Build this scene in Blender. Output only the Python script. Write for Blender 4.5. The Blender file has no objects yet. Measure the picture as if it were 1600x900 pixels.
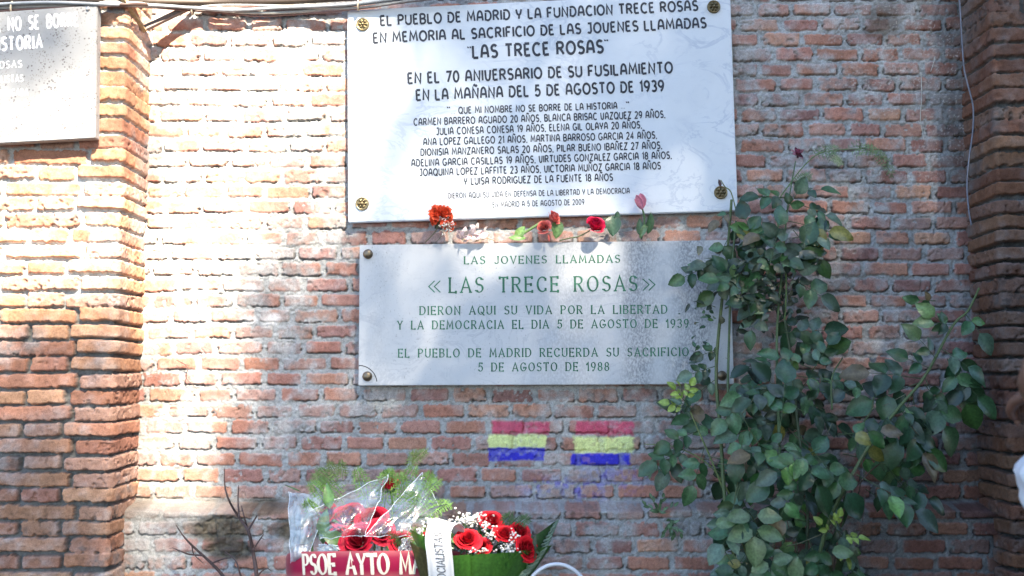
import bpy, bmesh, math, random
import numpy as np
from mathutils import Vector as V3, Matrix, noise as mnoise

R = math.radians
S = bpy.context.scene
rng = np.random.default_rng(7)
random.seed(7)

# ------------------------------------------------------------------ camera, sky, sun, exposure
CAM = np.array((0.0, -3.18, 1.05)); PITCH = R(5.0); FPX = 1556.0
cam = bpy.data.cameras.new("camera"); camo = bpy.data.objects.new("camera", cam)
S.collection.objects.link(camo); S.camera = camo
camo.location = CAM; camo.rotation_euler = (R(90) + PITCH, 0, 0)
cam.sensor_width = 36.0; cam.lens = 36.0 * FPX / 1600.0
cam.clip_start = 0.05; cam.clip_end = 600
cam.dof.use_dof = True; cam.dof.focus_distance = 3.14; cam.dof.aperture_fstop = 2.8

SUN = np.array((0.30, -0.66, 0.69)); SUN /= np.linalg.norm(SUN)      # towards the sun
world = bpy.data.worlds.new("World"); S.world = world; world.use_nodes = True
wn = world.node_tree.nodes; wl = world.node_tree.links
sky = wn.new("ShaderNodeTexSky"); sky.sky_type = 'NISHITA'; sky.sun_disc = False
sky.ozone_density = 4.0; sky.sun_elevation = math.asin(SUN[2]); sky.sun_rotation = math.atan2(SUN[0], SUN[1])
bg = wn["Background"]; bg.inputs["Strength"].default_value = 0.068
wl.new(sky.outputs["Color"], bg.inputs["Color"])
sl = bpy.data.lights.new("sun", 'SUN'); sl.energy = 5.0; sl.angle = R(1.0); sl.color = (1.0, 0.87, 0.70)
so = bpy.data.objects.new("sun", sl); S.collection.objects.link(so)
so.rotation_euler = V3(SUN).to_track_quat('Z', 'Y').to_euler()
S.view_settings.view_transform = 'Standard'; S.view_settings.look = 'None'
S.view_settings.exposure = 3.15; S.view_settings.gamma = 1.0
try:
    S.cycles.max_bounces = 8; S.cycles.transparent_max_bounces = 24; S.cycles.use_denoising = True
except Exception:
    pass

# ------------------------------------------------------------------ helpers
CP, SP = math.cos(PITCH), math.sin(PITCH)
def P(px, py, y=0.0):
    """point on the vertical plane at depth y seen at photograph pixel (px, py)"""
    xr = (px - 800.0) / FPX; yr = (450.0 - py) / FPX
    d = np.array((xr, CP - yr * SP, SP + yr * CP))
    return CAM + d * ((y - CAM[1]) / d[1])
def PIX(x, y, z):
    dx = x - CAM[0]; dy = y - CAM[1]; dz = z - CAM[2]
    f = dy * CP + dz * SP; u = -dy * SP + dz * CP
    return 800 + FPX * dx / f, 450 - FPX * u / f
def nrm(v):
    v = np.asarray(v, float); n = np.linalg.norm(v)
    return v / n if n > 1e-9 else v
def _hash(ix, iy, s):
    n = (ix.astype(np.int64) * 374761393 + iy.astype(np.int64) * 668265263 + s * 974711) & 0xffffffff
    n = ((n ^ (n >> 13)) * 1274126177) & 0xffffffff
    n = n ^ (n >> 16)
    n = (n * 2246822519) & 0xffffffff
    return ((n ^ (n >> 15)) & 0xffffff) / float(0x1000000)
def vn(x, y, s):
    ix = np.floor(x); iy = np.floor(y); fx = x - ix; fy = y - iy
    fx = fx * fx * fx * (fx * (fx * 6 - 15) + 10); fy = fy * fy * fy * (fy * (fy * 6 - 15) + 10)
    ix = ix.astype(np.int64); iy = iy.astype(np.int64)
    a = _hash(ix, iy, s); b = _hash(ix + 1, iy, s); c = _hash(ix, iy + 1, s); d = _hash(ix + 1, iy + 1, s)
    return (a * (1 - fx) + b * fx) * (1 - fy) + (c * (1 - fx) + d * fx) * fy
def fbm(x, y, s, o=3):
    t = 0; a = .5; w = 0
    for i in range(o):
        t = t + a * vn(x * 2 ** i + 17.3 * i, y * 2 ** i - 9.1 * i, s + i * 31); w += a; a *= .5
    return t / w
def sm(a, b, x):
    t = np.clip((x - a) / (b - a), 0, 1); return t * t * (3 - 2 * t)
def mix(a, b, t):
    return a + (b - a) * t

ROOTLOC = {}
def link(o): S.collection.objects.link(o); return o
def tag(o, label=None, cat=None, group=None, kind=None):
    if label: o["label"] = label
    if cat: o["category"] = cat
    if group: o["group"] = group
    if kind: o["kind"] = kind
    return o
def thing(name, loc, label, cat, group=None):
    o = link(bpy.data.objects.new(name, None)); o.location = tuple(loc); o.empty_display_size = .05
    ROOTLOC[o.name] = np.array(loc, float)
    return tag(o, label, cat, group)

class MB:
    def __init__(s): s.v = []; s.f = []; s.c = []
    def add(s, verts, faces, col=None):
        b = len(s.v)
        s.v.extend([tuple(map(float, p)) for p in verts])
        s.f.extend([tuple(i + b for i in f) for f in faces])
        if col is None: col = (1, 1, 1)
        if len(col) == len(verts) and not np.isscalar(col[0]): s.c.extend([tuple(map(float, c)) for c in col])
        else: s.c.extend([tuple(map(float, col))] * len(verts))
    def grid(s, pts, nu, nv, col=None, close_u=False):
        """pts row-major: nv rows of nu"""
        F = []
        for j in range(nv - 1):
            for i in range(nu if close_u else nu - 1):
                i2 = (i + 1) % nu
                F.append((j * nu + i, j * nu + i2, (j + 1) * nu + i2, (j + 1) * nu + i))
        s.add(pts, F, col)
    def tube(s, pts, rad, n=6, col=None, cap=True):
        pts = [np.asarray(p, float) for p in pts]; m = len(pts)
        if np.isscalar(rad): rad = [rad] * m
        elif len(rad) == 2 and m != 2: rad = list(np.linspace(rad[0], rad[1], m))
        out = []; ref = None
        for i in range(m):
            t = nrm(pts[min(i + 1, m - 1)] - pts[max(i - 1, 0)])
            if ref is None:
                ref = np.cross(t, (0, 0, 1)) if abs(t[2]) < .9 else np.cross(t, (1, 0, 0))
            ref = nrm(ref - t * np.dot(ref, t)); b = np.cross(t, ref)
            for k in range(n):
                a = 2 * math.pi * k / n
                out.append(pts[i] + rad[i] * (ref * math.cos(a) + b * math.sin(a)))
        F = []
        for j in range(m - 1):
            for k in range(n):
                k2 = (k + 1) % n; F.append((j * n + k, j * n + k2, (j + 1) * n + k2, (j + 1) * n + k))
        if cap: F += [tuple(range(n - 1, -1, -1)), tuple((m - 1) * n + k for k in range(n))]
        s.add(out, F, col)
    def build(s, name, mat, parent=None, smooth=True):
        me = bpy.data.meshes.new(name)
        off = np.zeros(3)
        if parent is not None: off = ROOTLOC[parent.name]
        v = np.array(s.v, float).reshape(-1, 3) - off
        me.from_pydata([tuple(p) for p in v], [], s.f)
        at = me.color_attributes.new("Col", 'FLOAT_COLOR', 'POINT')
        c = np.ones((len(s.v), 4), np.float32); c[:, :3] = np.array(s.c, np.float32).reshape(-1, 3)
        at.data.foreach_set("color", c.ravel())
        if smooth: me.polygons.foreach_set("use_smooth", [True] * len(me.polygons))
        me.materials.append(mat); me.update()
        o = link(bpy.data.objects.new(name, me))
        if parent is not None:
            o.parent = parent; ROOTLOC[o.name] = off
        else: ROOTLOC[o.name] = np.zeros(3)
        return o

def spline(pts, n=8):
    pts = [np.asarray(p, float) for p in pts]
    if len(pts) < 3: return [pts[0] + (pts[1] - pts[0]) * t for t in np.linspace(0, 1, n)]
    out = []
    for i in range(len(pts) - 1):
        p0 = pts[max(i - 1, 0)]; p1 = pts[i]; p2 = pts[i + 1]; p3 = pts[min(i + 2, len(pts) - 1)]
        for k in range(n):
            t = k / n
            out.append(.5 * ((2 * p1) + (p2 - p0) * t + (2 * p0 - 5 * p1 + 4 * p2 - p3) * t * t + (3 * p1 - p0 - 3 * p2 + p3) * t ** 3))
    out.append(pts[-1]); return out

# ------------------------------------------------------------------ materials
def material(name, base=None, rough=.8, attr=True, metal=0, spec=.4, grain=None, bump=None, mul=None, sss=0, trans=None):
    """attr: colour from the Col attribute; grain=(scale, lo, hi) multiplies; bump=[(scale, strength, dist)...]"""
    m = bpy.data.materials.new(name); m.use_nodes = True
    nt = m.node_tree; n = nt.nodes; l = nt.links
    p = n["Principled BSDF"]; p.inputs["Roughness"].default_value = rough; p.inputs["Metallic"].default_value = metal
    p.inputs["Specular IOR Level"].default_value = spec
    geo = n.new("ShaderNodeNewGeometry"); pos = geo.outputs["Position"]
    if attr:
        a = n.new("ShaderNodeAttribute"); a.attribute_name = "Col"; col = a.outputs["Color"]
    else:
        c = n.new("ShaderNodeRGB"); c.outputs[0].default_value = (*base, 1); col = c.outputs[0]
    if grain:
        for g in (grain if isinstance(grain, list) else [grain]):
            t = n.new("ShaderNodeTexNoise"); t.inputs["Scale"].default_value = g[0]; t.inputs["Detail"].default_value = 3
            l.new(pos, t.inputs["Vector"])
            mr = n.new("ShaderNodeMapRange"); mr.inputs["From Min"].default_value = .3; mr.inputs["From Max"].default_value = .7
            mr.inputs["To Min"].default_value = g[1]; mr.inputs["To Max"].default_value = g[2]
            l.new(t.outputs["Fac"], mr.inputs["Value"])
            mx = n.new("ShaderNodeMix"); mx.data_type = 'RGBA'; mx.blend_type = 'MULTIPLY'; mx.inputs["Factor"].default_value = 1
            l.new(col, mx.inputs[6]); l.new(mr.outputs[0], mx.inputs[7]); col = mx.outputs[2]
    l.new(col, p.inputs["Base Color"])
    if bump:
        prev = None
        for sc, st, di in bump:
            t = n.new("ShaderNodeTexNoise"); t.inputs["Scale"].default_value = sc; t.inputs["Detail"].default_value = 4
            l.new(pos, t.inputs["Vector"])
            b = n.new("ShaderNodeBump"); b.inputs["Strength"].default_value = st; b.inputs["Distance"].default_value = di
            l.new(t.outputs["Fac"], b.inputs["Height"])
            if prev: l.new(prev, b.inputs["Normal"])
            prev = b.outputs["Normal"]
        l.new(prev, p.inputs["Normal"])
    if trans:
        tr = n.new("ShaderNodeBsdfTranslucent"); l.new(col, tr.inputs["Color"])
        ms = n.new("ShaderNodeMixShader"); ms.inputs[0].default_value = trans
        l.new(p.outputs[0], ms.inputs[1]); l.new(tr.outputs[0], ms.inputs[2])
        l.new(ms.outputs[0], n["Material Output"].inputs["Surface"])
    m["nt"] = 1
    return m

M = {}
M['brick'] = material("brickwork", rough=.92, spec=.25, grain=[(330, .78, 1.18), (70, .88, 1.1)], bump=[(420, .5, .0012), (130, .45, .002)])
M['soil'] = material("sandy_soil", base=(.11, .10, .09), attr=False, rough=.95, grain=[(3, .75, 1.2), (60, .7, 1.2)], bump=[(40, .6, .02)])
M['paint'] = material("letter_paint", rough=.55, grain=[(320, .7, 1.7), (45, .7, 1.6)])
M['metal'] = material("dull_metal", rough=.38, metal=.85)
M['cable'] = material("cable_sheath", rough=.5, grain=(60, .85, 1.1))
M['wood'] = material("wood", rough=.8, grain=[(90, .7, 1.2)], bump=[(200, .4, .001)])
M['leaf'] = material("leaf", rough=.36, spec=.5, grain=(140, .75, 1.25), trans=.12, bump=[(90, .25, .003)])
M['petal'] = material("petal", rough=.6, spec=.25, grain=(150, .85, 1.12), trans=.18)
M['stem'] = material("stem", rough=.65, grain=(150, .8, 1.2))
M['satin'] = material("satin_ribbon", rough=.3, spec=.6)
M['skin'] = material("skin", rough=.5, grain=(40, .9, 1.08))
M['cloth'] = material("cloth", rough=.9, grain=(300, .8, 1.15))
M['plastic'] = material("plastic", rough=.35, spec=.5)

# ------------------------------------------------------------------ brick surfaces
MORTAR = np.array((.365, .375, .37))
PAL = np.array([(.36, .15, .095), (.40, .18, .11), (.34, .165, .125), (.42, .21, .13), (.30, .12, .085), (.39, .22, .165),
                (.33, .15, .12), (.22, .11, .10), (.44, .25, .15), (.37, .17, .12), (.41, .17, .10), (.36, .20, .155)])
PAL_P = np.array([(.40, .19, .095), (.44, .235, .125), (.36, .16, .09), (.47, .27, .15), (.38, .175, .105), (.30, .135, .09), (.43, .22, .12), (.36, .19, .12)])

PAL = PAL * .68 + np.array((.34, .215, .185)) * .32
PAL = PAL * 1.16
PAL_P = PAL_P * .72 + np.array((.37, .20, .15)) * .28
def brick_field(U, W, kind, seed, deep=None):
    """U along the wall, W height -> relief h and colour, all numpy"""
    c, joint = (.0505, .0108) if kind == 'header' else (.0481, .0068)
    Ww = W + .010 * (fbm(U * 1.3, W * 1.3, seed) - .5) + .0045 * (fbm(U * 9, W * 9, seed + 5) - .5)
    row = np.floor(Ww / c).astype(np.int64); fv = Ww - (row + .5) * c
    Uw = U + .006 * (fbm(U * 8, W * 8, seed + 9) - .5)
    zero = np.zeros_like(row)
    if kind == 'header':
        pit = .1345
        s = Uw / pit + .5 * (row % 2) + .32 * (_hash(row, zero, seed + 3) - .5)
        k = np.floor(s).astype(np.int64)
        bj = lambda kk: kk + .17 * (_hash(kk, row, seed + 4) - .5)
        k = np.where(s < bj(k), k - 1, k); k = np.where(s >= bj(k + 1), k + 1, k)
        b0, b1 = bj(k), bj(k + 1)
        du = (s - .5 * (b0 + b1)) * pit; hl = .5 * (b1 - b0) * pit - .0070 - .003 * _hash(k, row, seed + 6)
    else:
        ea = np.array([-2.6, -1.6, -1.365, -1.245, -1.01, -.89, -.675, -.555, -.332, -.107 - .112, -.107, .5])
        ea = np.array([-1.60, -1.38, -1.26, -1.035, -.915, -.69, -.567, -.345, -.107, .45])
        eb = np.array([-1.62, -1.50, -1.275, -1.155, -.93, -.81, -.60, -.48, -.262, -.142, .45])
        sh = .022 * (_hash(row, zero, seed + 3) - .5)
        us = Uw + sh
        ia = np.clip(np.searchsorted(ea, us) - 1, 0, len(ea) - 2); ib = np.clip(np.searchsorted(eb, us) - 1, 0, len(eb) - 2)
        odd = row % 2 == 1
        lo = np.where(odd, ea[ia], eb[ib]); hi = np.where(odd, ea[ia + 1], eb[ib + 1])
        k = np.where(odd, ia, ib + 40)
        du = us - .5 * (lo + hi); hl = .5 * (hi - lo) - .005 - .002 * _hash(k, row, seed + 6)
    H1 = _hash(k, row, seed + 11); H2 = _hash(k, row, seed + 12); H3 = _hash(k, row, seed + 13)
    hh = (c - joint) / 2 * (1 + .16 * (H2 - .5))
    fv = fv - .0035 * (H3 - .5) - du * .05 * (H1 - .5)
    r = .008
    qx = np.abs(du) - (hl - r); qy = np.abs(fv) - (hh - r)
    sd = np.hypot(np.maximum(qx, 0), np.maximum(qy, 0)) + np.minimum(np.maximum(qx, qy), 0) - r
    n60 = fbm(U * 70, W * 70, seed + 20, 2); n200 = vn(U * 230, W * 230, seed + 23)
    ragged = mix(.5, 1.7, H2)
    sd = sd + ragged * (.007 * (n60 - .5) + .003 * (n200 - .5))
    m = sm(.0012, -.0022, sd)
    n25 = fbm(U * 28, W * 28, seed + 25, 3); n8 = fbm(U * 7, W * 7, seed + 26, 3); n2 = fbm(U * 2.2, W * 2.2, seed + 27, 3)
    n120 = fbm(U * 130, W * 130, seed + 28, 2)
    if kind == 'header':
        bh = .0022 + .0036 * (H3 - .5) + .0050 * (n25 - .5) + .0022 * (n120 - .5) + (du * .016 * (H2 - .5)) - .002 * sm(-.005, .0, sd)
        pits = sm(.70, .80, n60) * .004 * (H1 > .4)
        bh = bh - pits
        mh = -.0016 + .008 * (n25 - .5) + .0065 * (n120 - .5) + .005 * (n2 - .5) - .005 * sm(.55, .75, vn(U * 50, W * 50, seed + 40)) * sm(.004, -.001, sd)
        # a dark open crack under many bricks
        crack = sm(-.0035, -.0005, sd) * sm(.0045, .001, sd) * (fv < 0) * (vn(U * 14, W * 60, seed + 41) > .56)
        mh = mh - crack * .007; bh = bh - crack * .005
    else:
        dp = deep if deep is not None else 1.0
        bh = .004 + .008 * (H3 - .5) + .008 * (n25 - .5) + .002 * (n120 - .5) + du * .03 * (H2 - .5) - .0025 * sm(-.005, .0, sd)
        bh = bh - .006 * sm(.62, .8, n60) * (H1 > .55)
        mh = -.006 - .012 * dp + .010 * (n25 - .5) + .004 * (n120 - .5)
        top = sm(-.002, .008, fv) * sm(.012, .004, sd)
        mh = np.where(dp > 0, mh + 0 * top, mh)
    h = mh + m * (bh - mh)
    # colour
    pal = PAL if kind == 'header' else PAL_P
    i1 = (H1 * len(pal)).astype(int) % len(pal); i2 = (H2 * len(pal)).astype(int) % len(pal)
    t = sm(.35, .65, n8)[..., None] * .5
    bc = pal[i1] * (1 - t) + pal[i2] * t
    bc = bc * (.80 + .38 * n25)[..., None] * (.86 + .28 * H3)[..., None]
    # dark burnt blotches inside some bricks
    bl = sm(.52, .68, n60 * .5 + n8 * .5) * (H2 > .62)
    bc = bc * (1 - .42 * bl[..., None])
    mc = MORTAR * (.74 + .5 * n25)[..., None] * (.86 + .28 * n120)[..., None]
    mc = mc * (.9 + .2 * n2)[..., None]
    amt = (.66 if kind == 'header' else .30)
    smear = np.clip((sm(.42, .72, n8 * .6 + n25 * .4) * amt * 1.25 + amt * .45 * (H1 > .75)) * (.5 + .9 * n60), 0, .85)
    smear = np.maximum(smear, sm(.0, -.006, -sd - .006) * .0)
    bc = bc * (1 - smear[..., None]) + mc * 1.02 * smear[..., None]
    over = m * 1.0
    if kind == 'header':
        over = m * (1 - sm(-.0005, .0025, mh - bh + .0015 * n120))
    col = mc * (1 - over[..., None]) + bc * over[..., None]
    pitm = sm(.64, .76, n200 * .5 + n120 * .5)
    col = col * (1 - .22 * pitm[..., None])
    if kind == 'header':
        col = col * (1 - .55 * crack[..., None])
        h = np.where(over < .5, np.maximum(h, mh), h)
    else:
        col = col * (1 - .62 * ((1 - m) * sm(.2, 1, deep if deep is not None else np.ones_like(m)))[..., None])
    return h, col, dict(n2=n2, n8=n8, n25=n25, n60=n60, n120=n120, n200=n200, m=over, sd=sd, H1=H1, H2=H2, row=row)

def sheet(name, pos, col, mat, parent, mask=None):
    """pos (nv, nu, 3), col (nv, nu, 3); mask on faces (nv-1, nu-1)"""
    nv, nu = pos.shape[:2]
    idx = np.arange(nv * nu).reshape(nv, nu)
    q = np.stack([idx[:-1, :-1], idx[:-1, 1:], idx[1:, 1:], idx[1:, :-1]], -1)
    q = q.reshape(-1, 4) if mask is None else q[mask]
    used = np.unique(q); remap = np.zeros(nv * nu, np.int64); remap[used] = np.arange(len(used)); q = remap[q]
    v = pos.reshape(-1, 3)[used] - (ROOTLOC[parent.name] if parent else 0); c = col.reshape(-1, 3)[used]
    me = bpy.data.meshes.new(name)
    me.vertices.add(len(v)); me.vertices.foreach_set("co", v.astype(np.float32).ravel())
    me.loops.add(q.size); me.loops.foreach_set("vertex_index", q.astype(np.int32).ravel())
    me.polygons.add(len(q)); me.polygons.foreach_set("loop_start", np.arange(0, q.size, 4, dtype=np.int32))
    try: me.polygons.foreach_set("loop_total", np.full(len(q), 4, np.int32))
    except Exception: pass
    me.update(calc_edges=True); me.validate()
    at = me.color_attributes.new("Col", 'FLOAT_COLOR', 'POINT')
    cc = np.ones((len(v), 4), np.float32); cc[:, :3] = np.clip(c, .004, .95); at.data.foreach_set("color", cc.ravel())
    me.polygons.foreach_set("use_smooth", np.ones(len(q), bool))
    me.materials.append(mat)
    o = link(bpy.data.objects.new(name, me)); o.parent = parent; ROOTLOC[o.name] = ROOTLOC[parent.name]
    return o

def axis(a, b, f0, f1, fine, coarse):
    parts = []
    if a < f0: parts.append(np.arange(a, f0, coarse))
    parts.append(np.arange(max(a, f0), min(b, f1), fine))
    if b > f1: parts.append(np.arange(f1, b, coarse))
    return np.concatenate(parts + [np.array([b])])

XL, XR, PDEP, HW = -1.184, 1.472, .205, 2.75
LEDGE = .645
wall = thing("brick_wall", (0, 0, 0), "old red brick wall with grey mortar joints and two projecting brick piers", "wall")

def plinth(W, U):
    e = LEDGE + .012 * (fbm(U * 5, W * 0, 77) - .5) * 2
    return .088 * sm(e + .016, e - .012, W)

# --- the recessed wall face between the piers
us = axis(XL - .03, XR + .03, -9, 9, .003, .003); ws = axis(-.05, HW, .36, 2.33, .003, .012)
U, W = np.meshgrid(us, ws)
h, col, q = brick_field(U, W, 'header', 100)
PX, PY = PIX(U, 0 * U, W)
pl = plinth(W, U)
PX2, PY2 = PIX(U, 0 * U - .088, W)
def blob(px, py, cx, cy, rx, ry, n, soft=.5):
    d = np.hypot((px - cx) / rx, (py - cy) / ry) + 1.1 * (n - .5)
    return sm(1 + soft * .4, 1 - soft, d)
# dirt and debris on the mortar fillet above the plinth
fil = sm(.035, .0, np.abs(W - LEDGE - .004)) * (.45 + .9 * q['n8'])
dirt = np.array((.20, .165, .125))
col = mix(col, dirt * (.6 + .9 * q['n60'])[..., None], np.clip(fil * .75 * sm(.1, -.5, U + .5 * (q['n2'] - .5)) + fil * .2, 0, .9)[..., None])
h = h + fil * .006 * (q['n25'] - .3)
cem = np.maximum(blob(PX2, PY2, 265, 806, 95, 26, q['n8']), blob(PX2, PY2, 240, 850, 45, 40, q['n8']) * .6)
col = mix(col, np.array((.40, .38, .34)) * (.75 + .5 * q['n25'])[..., None], (cem * .75)[..., None])
# rotten recessed bricks, dark with moss
rot = np.maximum.reduce([blob(PX2, PY2, 345, 829, 60, 25, q['n8']), blob(PX2, PY2, 356, 860, 46, 17, q['n8']), blob(PX2, PY2, 452, 832, 45, 24, q['n8']), blob(PX2, PY2, 405, 800, 40, 12, q['n8']) * .7])
h = h - rot * (.016 + .014 * (q['n60'] - .5))
col = mix(col, np.array((.085, .075, .055)) * (.35 + 1.5 * q['n60'])[..., None], (rot * .93)[..., None])
# damp dirt along the inner corner at the right pier and under the coping
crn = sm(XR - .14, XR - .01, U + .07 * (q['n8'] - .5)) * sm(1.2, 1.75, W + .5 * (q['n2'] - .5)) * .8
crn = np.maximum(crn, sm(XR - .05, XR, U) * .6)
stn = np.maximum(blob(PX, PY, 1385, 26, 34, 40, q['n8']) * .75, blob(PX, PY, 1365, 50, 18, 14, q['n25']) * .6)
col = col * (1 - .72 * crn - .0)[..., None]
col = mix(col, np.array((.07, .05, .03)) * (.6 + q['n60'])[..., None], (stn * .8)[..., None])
# shade low on the right part of the wall, painted into the colour
shd = sm(1.12, .5, W + .3 * (q['n2'] - .5)) * sm(.35, 1.2, U + .3 * (q['n2'] - .5)) * .45
col = col * (1 - shd)[..., None]
# salt specks
spk = sm(.76, .84, q['n200']) * sm(.45, .6, q['n2'] * .5 + q['n8'] * .5) * q['m'] * sm(.4, .8, U)
col = mix(col, np.array((.6, .56, .52)), (spk * .5)[..., None])
# white paint dabs
wd = np.maximum.reduce([blob(PX, PY, 393, 452, 13, 9, q['n25']), blob(PX, PY, 424, 500, 16, 10, q['n25']), blob(PX, PY, 391, 500, 12, 8, q['n25']) * .6])
col = mix(col, np.array((.72, .7, .68)), (wd * .85)[..., None])
# two spray-painted tricolour flags and blue splashes
def rect(x0, x1, y0, y1, e=2.0):
    nx = (q['n25'] - .5) * 9 + (q['n120'] - .5) * 4
    return sm(x0 - e, x0 + e, PX + nx) * sm(x1 + e, x1 - e, PX + nx) * sm(y0 - e, y0 + e, PY + nx * .5) * sm(y1 + e, y1 - e, PY + nx * .5)
RED, YEL, BLU = np.array((.58, .07, .15)), np.array((.70, .78, .32)), np.array((.035, .035, .52))
cover = (.80 + .2 * q['m']) * (1 - .35 * sm(.62, .75, q['n60']))
for rc, c_, a_ in (((770, 856, 658, 679), RED, .82), ((900, 989, 658, 680), RED, .82), ((763, 852, 679, 700), YEL, .95), ((896, 988, 682, 708), YEL, .95),
                   ((762, 851, 699.5, 720), BLU, .97), ((892, 985, 708, 727), BLU, .97)):
    col = mix(col, c_ * (.85 + .3 * q['n60'])[..., None], np.clip(rect(*rc) * a_ * cover, 0, 1)[..., None])
spl = sm(.40, .58, q['n25'] * .4 + q['n60'] * .6) * (.55 + .6 * (1 - q['m'])) * sm(.40, .62, q['n8'] + .1) * np.maximum(blob(PX, PY, 900, 762, 110, 24, q['n8'], .9), blob(PX, PY, 955, 742, 70, 16, q['n8'], .9) * .9)
col = mix(col, np.array((.15, .12, .46)), np.clip(spl * .95, 0, .8)[..., None])
YB = -(h + pl)
pos = np.stack([U, YB, W], -1)
fcx = (PX[:-1, :-1] + PX[1:, 1:]) / 2; fcy = (PY[:-1, :-1] + PY[1:, 1:]) / 2
nb = ((q['n25'] - .5) * 9 + (q['n120'] - .5) * 4)[:-1, :-1]
f1 = ((fcx + nb > 761) & (fcx + nb < 857) & (fcy + nb * .5 > 657) & (fcy + nb * .5 < 721))
f2 = ((fcx + nb > 891) & (fcx + nb < 990) & (fcy + nb * .5 > 657) & (fcy + nb * .5 < 728))
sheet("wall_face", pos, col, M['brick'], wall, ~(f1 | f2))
tag(sheet("painted_flag", pos, col, M['brick'], wall, f1), "smaller red, yellow and blue flag painted on the bricks")
tag(sheet("painted_flag", pos, col, M['brick'], wall, f2), "larger red, yellow and blue flag painted on the bricks")

# --- the two piers (front + rounded corner + inner side) and plain returns on their outer side
def pier(xc, sgn, width, seed, deepf):
    r = .011; a = r * math.pi / 4
    us = axis(-width, PDEP + .03, -.50, .5, .003, .006); ws = axis(-.05, HW, .36, 2.33, .003, .012)
    U, W = np.meshgrid(us, ws)
    deep = deepf(U, W)
    h, col, q = brick_field(U, W, 'pier', seed, deep)
    t = np.clip((U + a) / (2 * a), 0, 1) * math.pi / 2
    cx = -r; cy = -PDEP + r
    bx = np.where(U < -a, -r + (U + a), np.where(U > a, 0.0, cx + r * np.sin(t)))
    by = np.where(U < -a, -PDEP, np.where(U > a, -PDEP + r + (U - a), cy - r * np.cos(t)))
    nx, ny = np.sin(t), -np.cos(t)
    hx = np.clip(h, -.03, .03)
    x = bx + nx * hx; y = by + ny * hx
    # lime wash and mortar running down the side
    side = sm(.05, .2, U)
    col = mix(col, MORTAR * (.8 + .4 * q['n25'])[..., None], (side * .35 * sm(.4, .6, q['n8']))[..., None])
    pos = np.stack([xc + sgn * x, y, W], -1)
    if sgn < 0: pos = pos[:, ::-1]; col = col[:, ::-1]
    return U, W, pos, col, q
U_, W_, pos, col, q = pier(XL, 1, .66, 300, lambda U, W: np.clip(sm(1.40, 1.18, W + .1 * (fbm(U * 6, W * 6, 5) - .5)) * .85 + .06, 0, 1))
sheet("pier", pos, col, M['brick'], wall)
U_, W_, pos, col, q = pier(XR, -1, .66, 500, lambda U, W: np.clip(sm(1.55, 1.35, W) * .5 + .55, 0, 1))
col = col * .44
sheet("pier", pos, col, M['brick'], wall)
# outer returns and the wall beyond the piers (coarser)
for x0, x1 in ((-4.6, XL - .60), (XR + .60, 4.6)):
    us = np.arange(x0, x1, .012); ws = np.arange(-.05, HW, .010); U, W = np.meshgrid(us, ws)
    h, col, q = brick_field(U, W, 'header', 700 + int(x0 * 10)); sheet("wall_face", np.stack([U, -(h + plinth(W, U)), W], -1), col, M['brick'], wall)
for xe, fl in ((XL - .66, -1), (XR + .66, 1)):
    us = np.arange(-PDEP, .05, .01); ws = np.arange(-.05, HW, .01); U, W = np.meshgrid(us, ws)
    h, col, q = brick_field(U, W, 'pier', 900 + fl, np.ones_like(U) * .5)
    pos = np.stack([xe + fl * h, U, W], -1)
    if fl < 0: pos = pos[:, ::-1]; col = col[:, ::-1]
    sheet("pier_return", pos, col, M['brick'], wall)

def box(mb, x0, x1, y0, y1, z0, z1, col, bev=0):
    mb.add([(x0, y0, z0), (x1, y0, z0), (x1, y1, z0), (x0, y1, z0), (x0, y0, z1), (x1, y0, z1), (x1, y1, z1), (x0, y1, z1)],
           [(0, 3, 2, 1), (4, 5, 6, 7), (0, 1, 5, 4), (1, 2, 6, 5), (2, 3, 7, 6), (3, 0, 4, 7)], col)
mb = MB(); box(mb, -4.6, 4.6, .06, .40, -.05, HW, (.3, .15, .1)); mb.build("wall_core", M['brick'], wall, False)
mb = MB()
for k in range(46):
    x = -4.6 + k * .2; box(mb, x, x + .192, -.06, .46, HW + .004, HW + .05, (.34 + .06 * random.random(), .17, .11))
for xc in (XL - .33, XR + .33):
    box(mb, xc - .36, xc + .36, -PDEP - .04, -.063, HW + .002, HW + .052, (.36, .18, .12))
mb.build("coping", M['brick'], wall, False)

# --- ground
mb = MB(); n = 60; xs = np.concatenate([np.linspace(-120, -8, 12), np.linspace(-6, 6, 37), np.linspace(8, 120, 12)])
pts = [(x, y, .02 * (mnoise.noise(V3((x, y, 0))))) for y in xs for x in xs]
mb.grid(pts, len(xs), len(xs)); tag(mb.build("ground", M['soil']), kind="structure")
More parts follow.
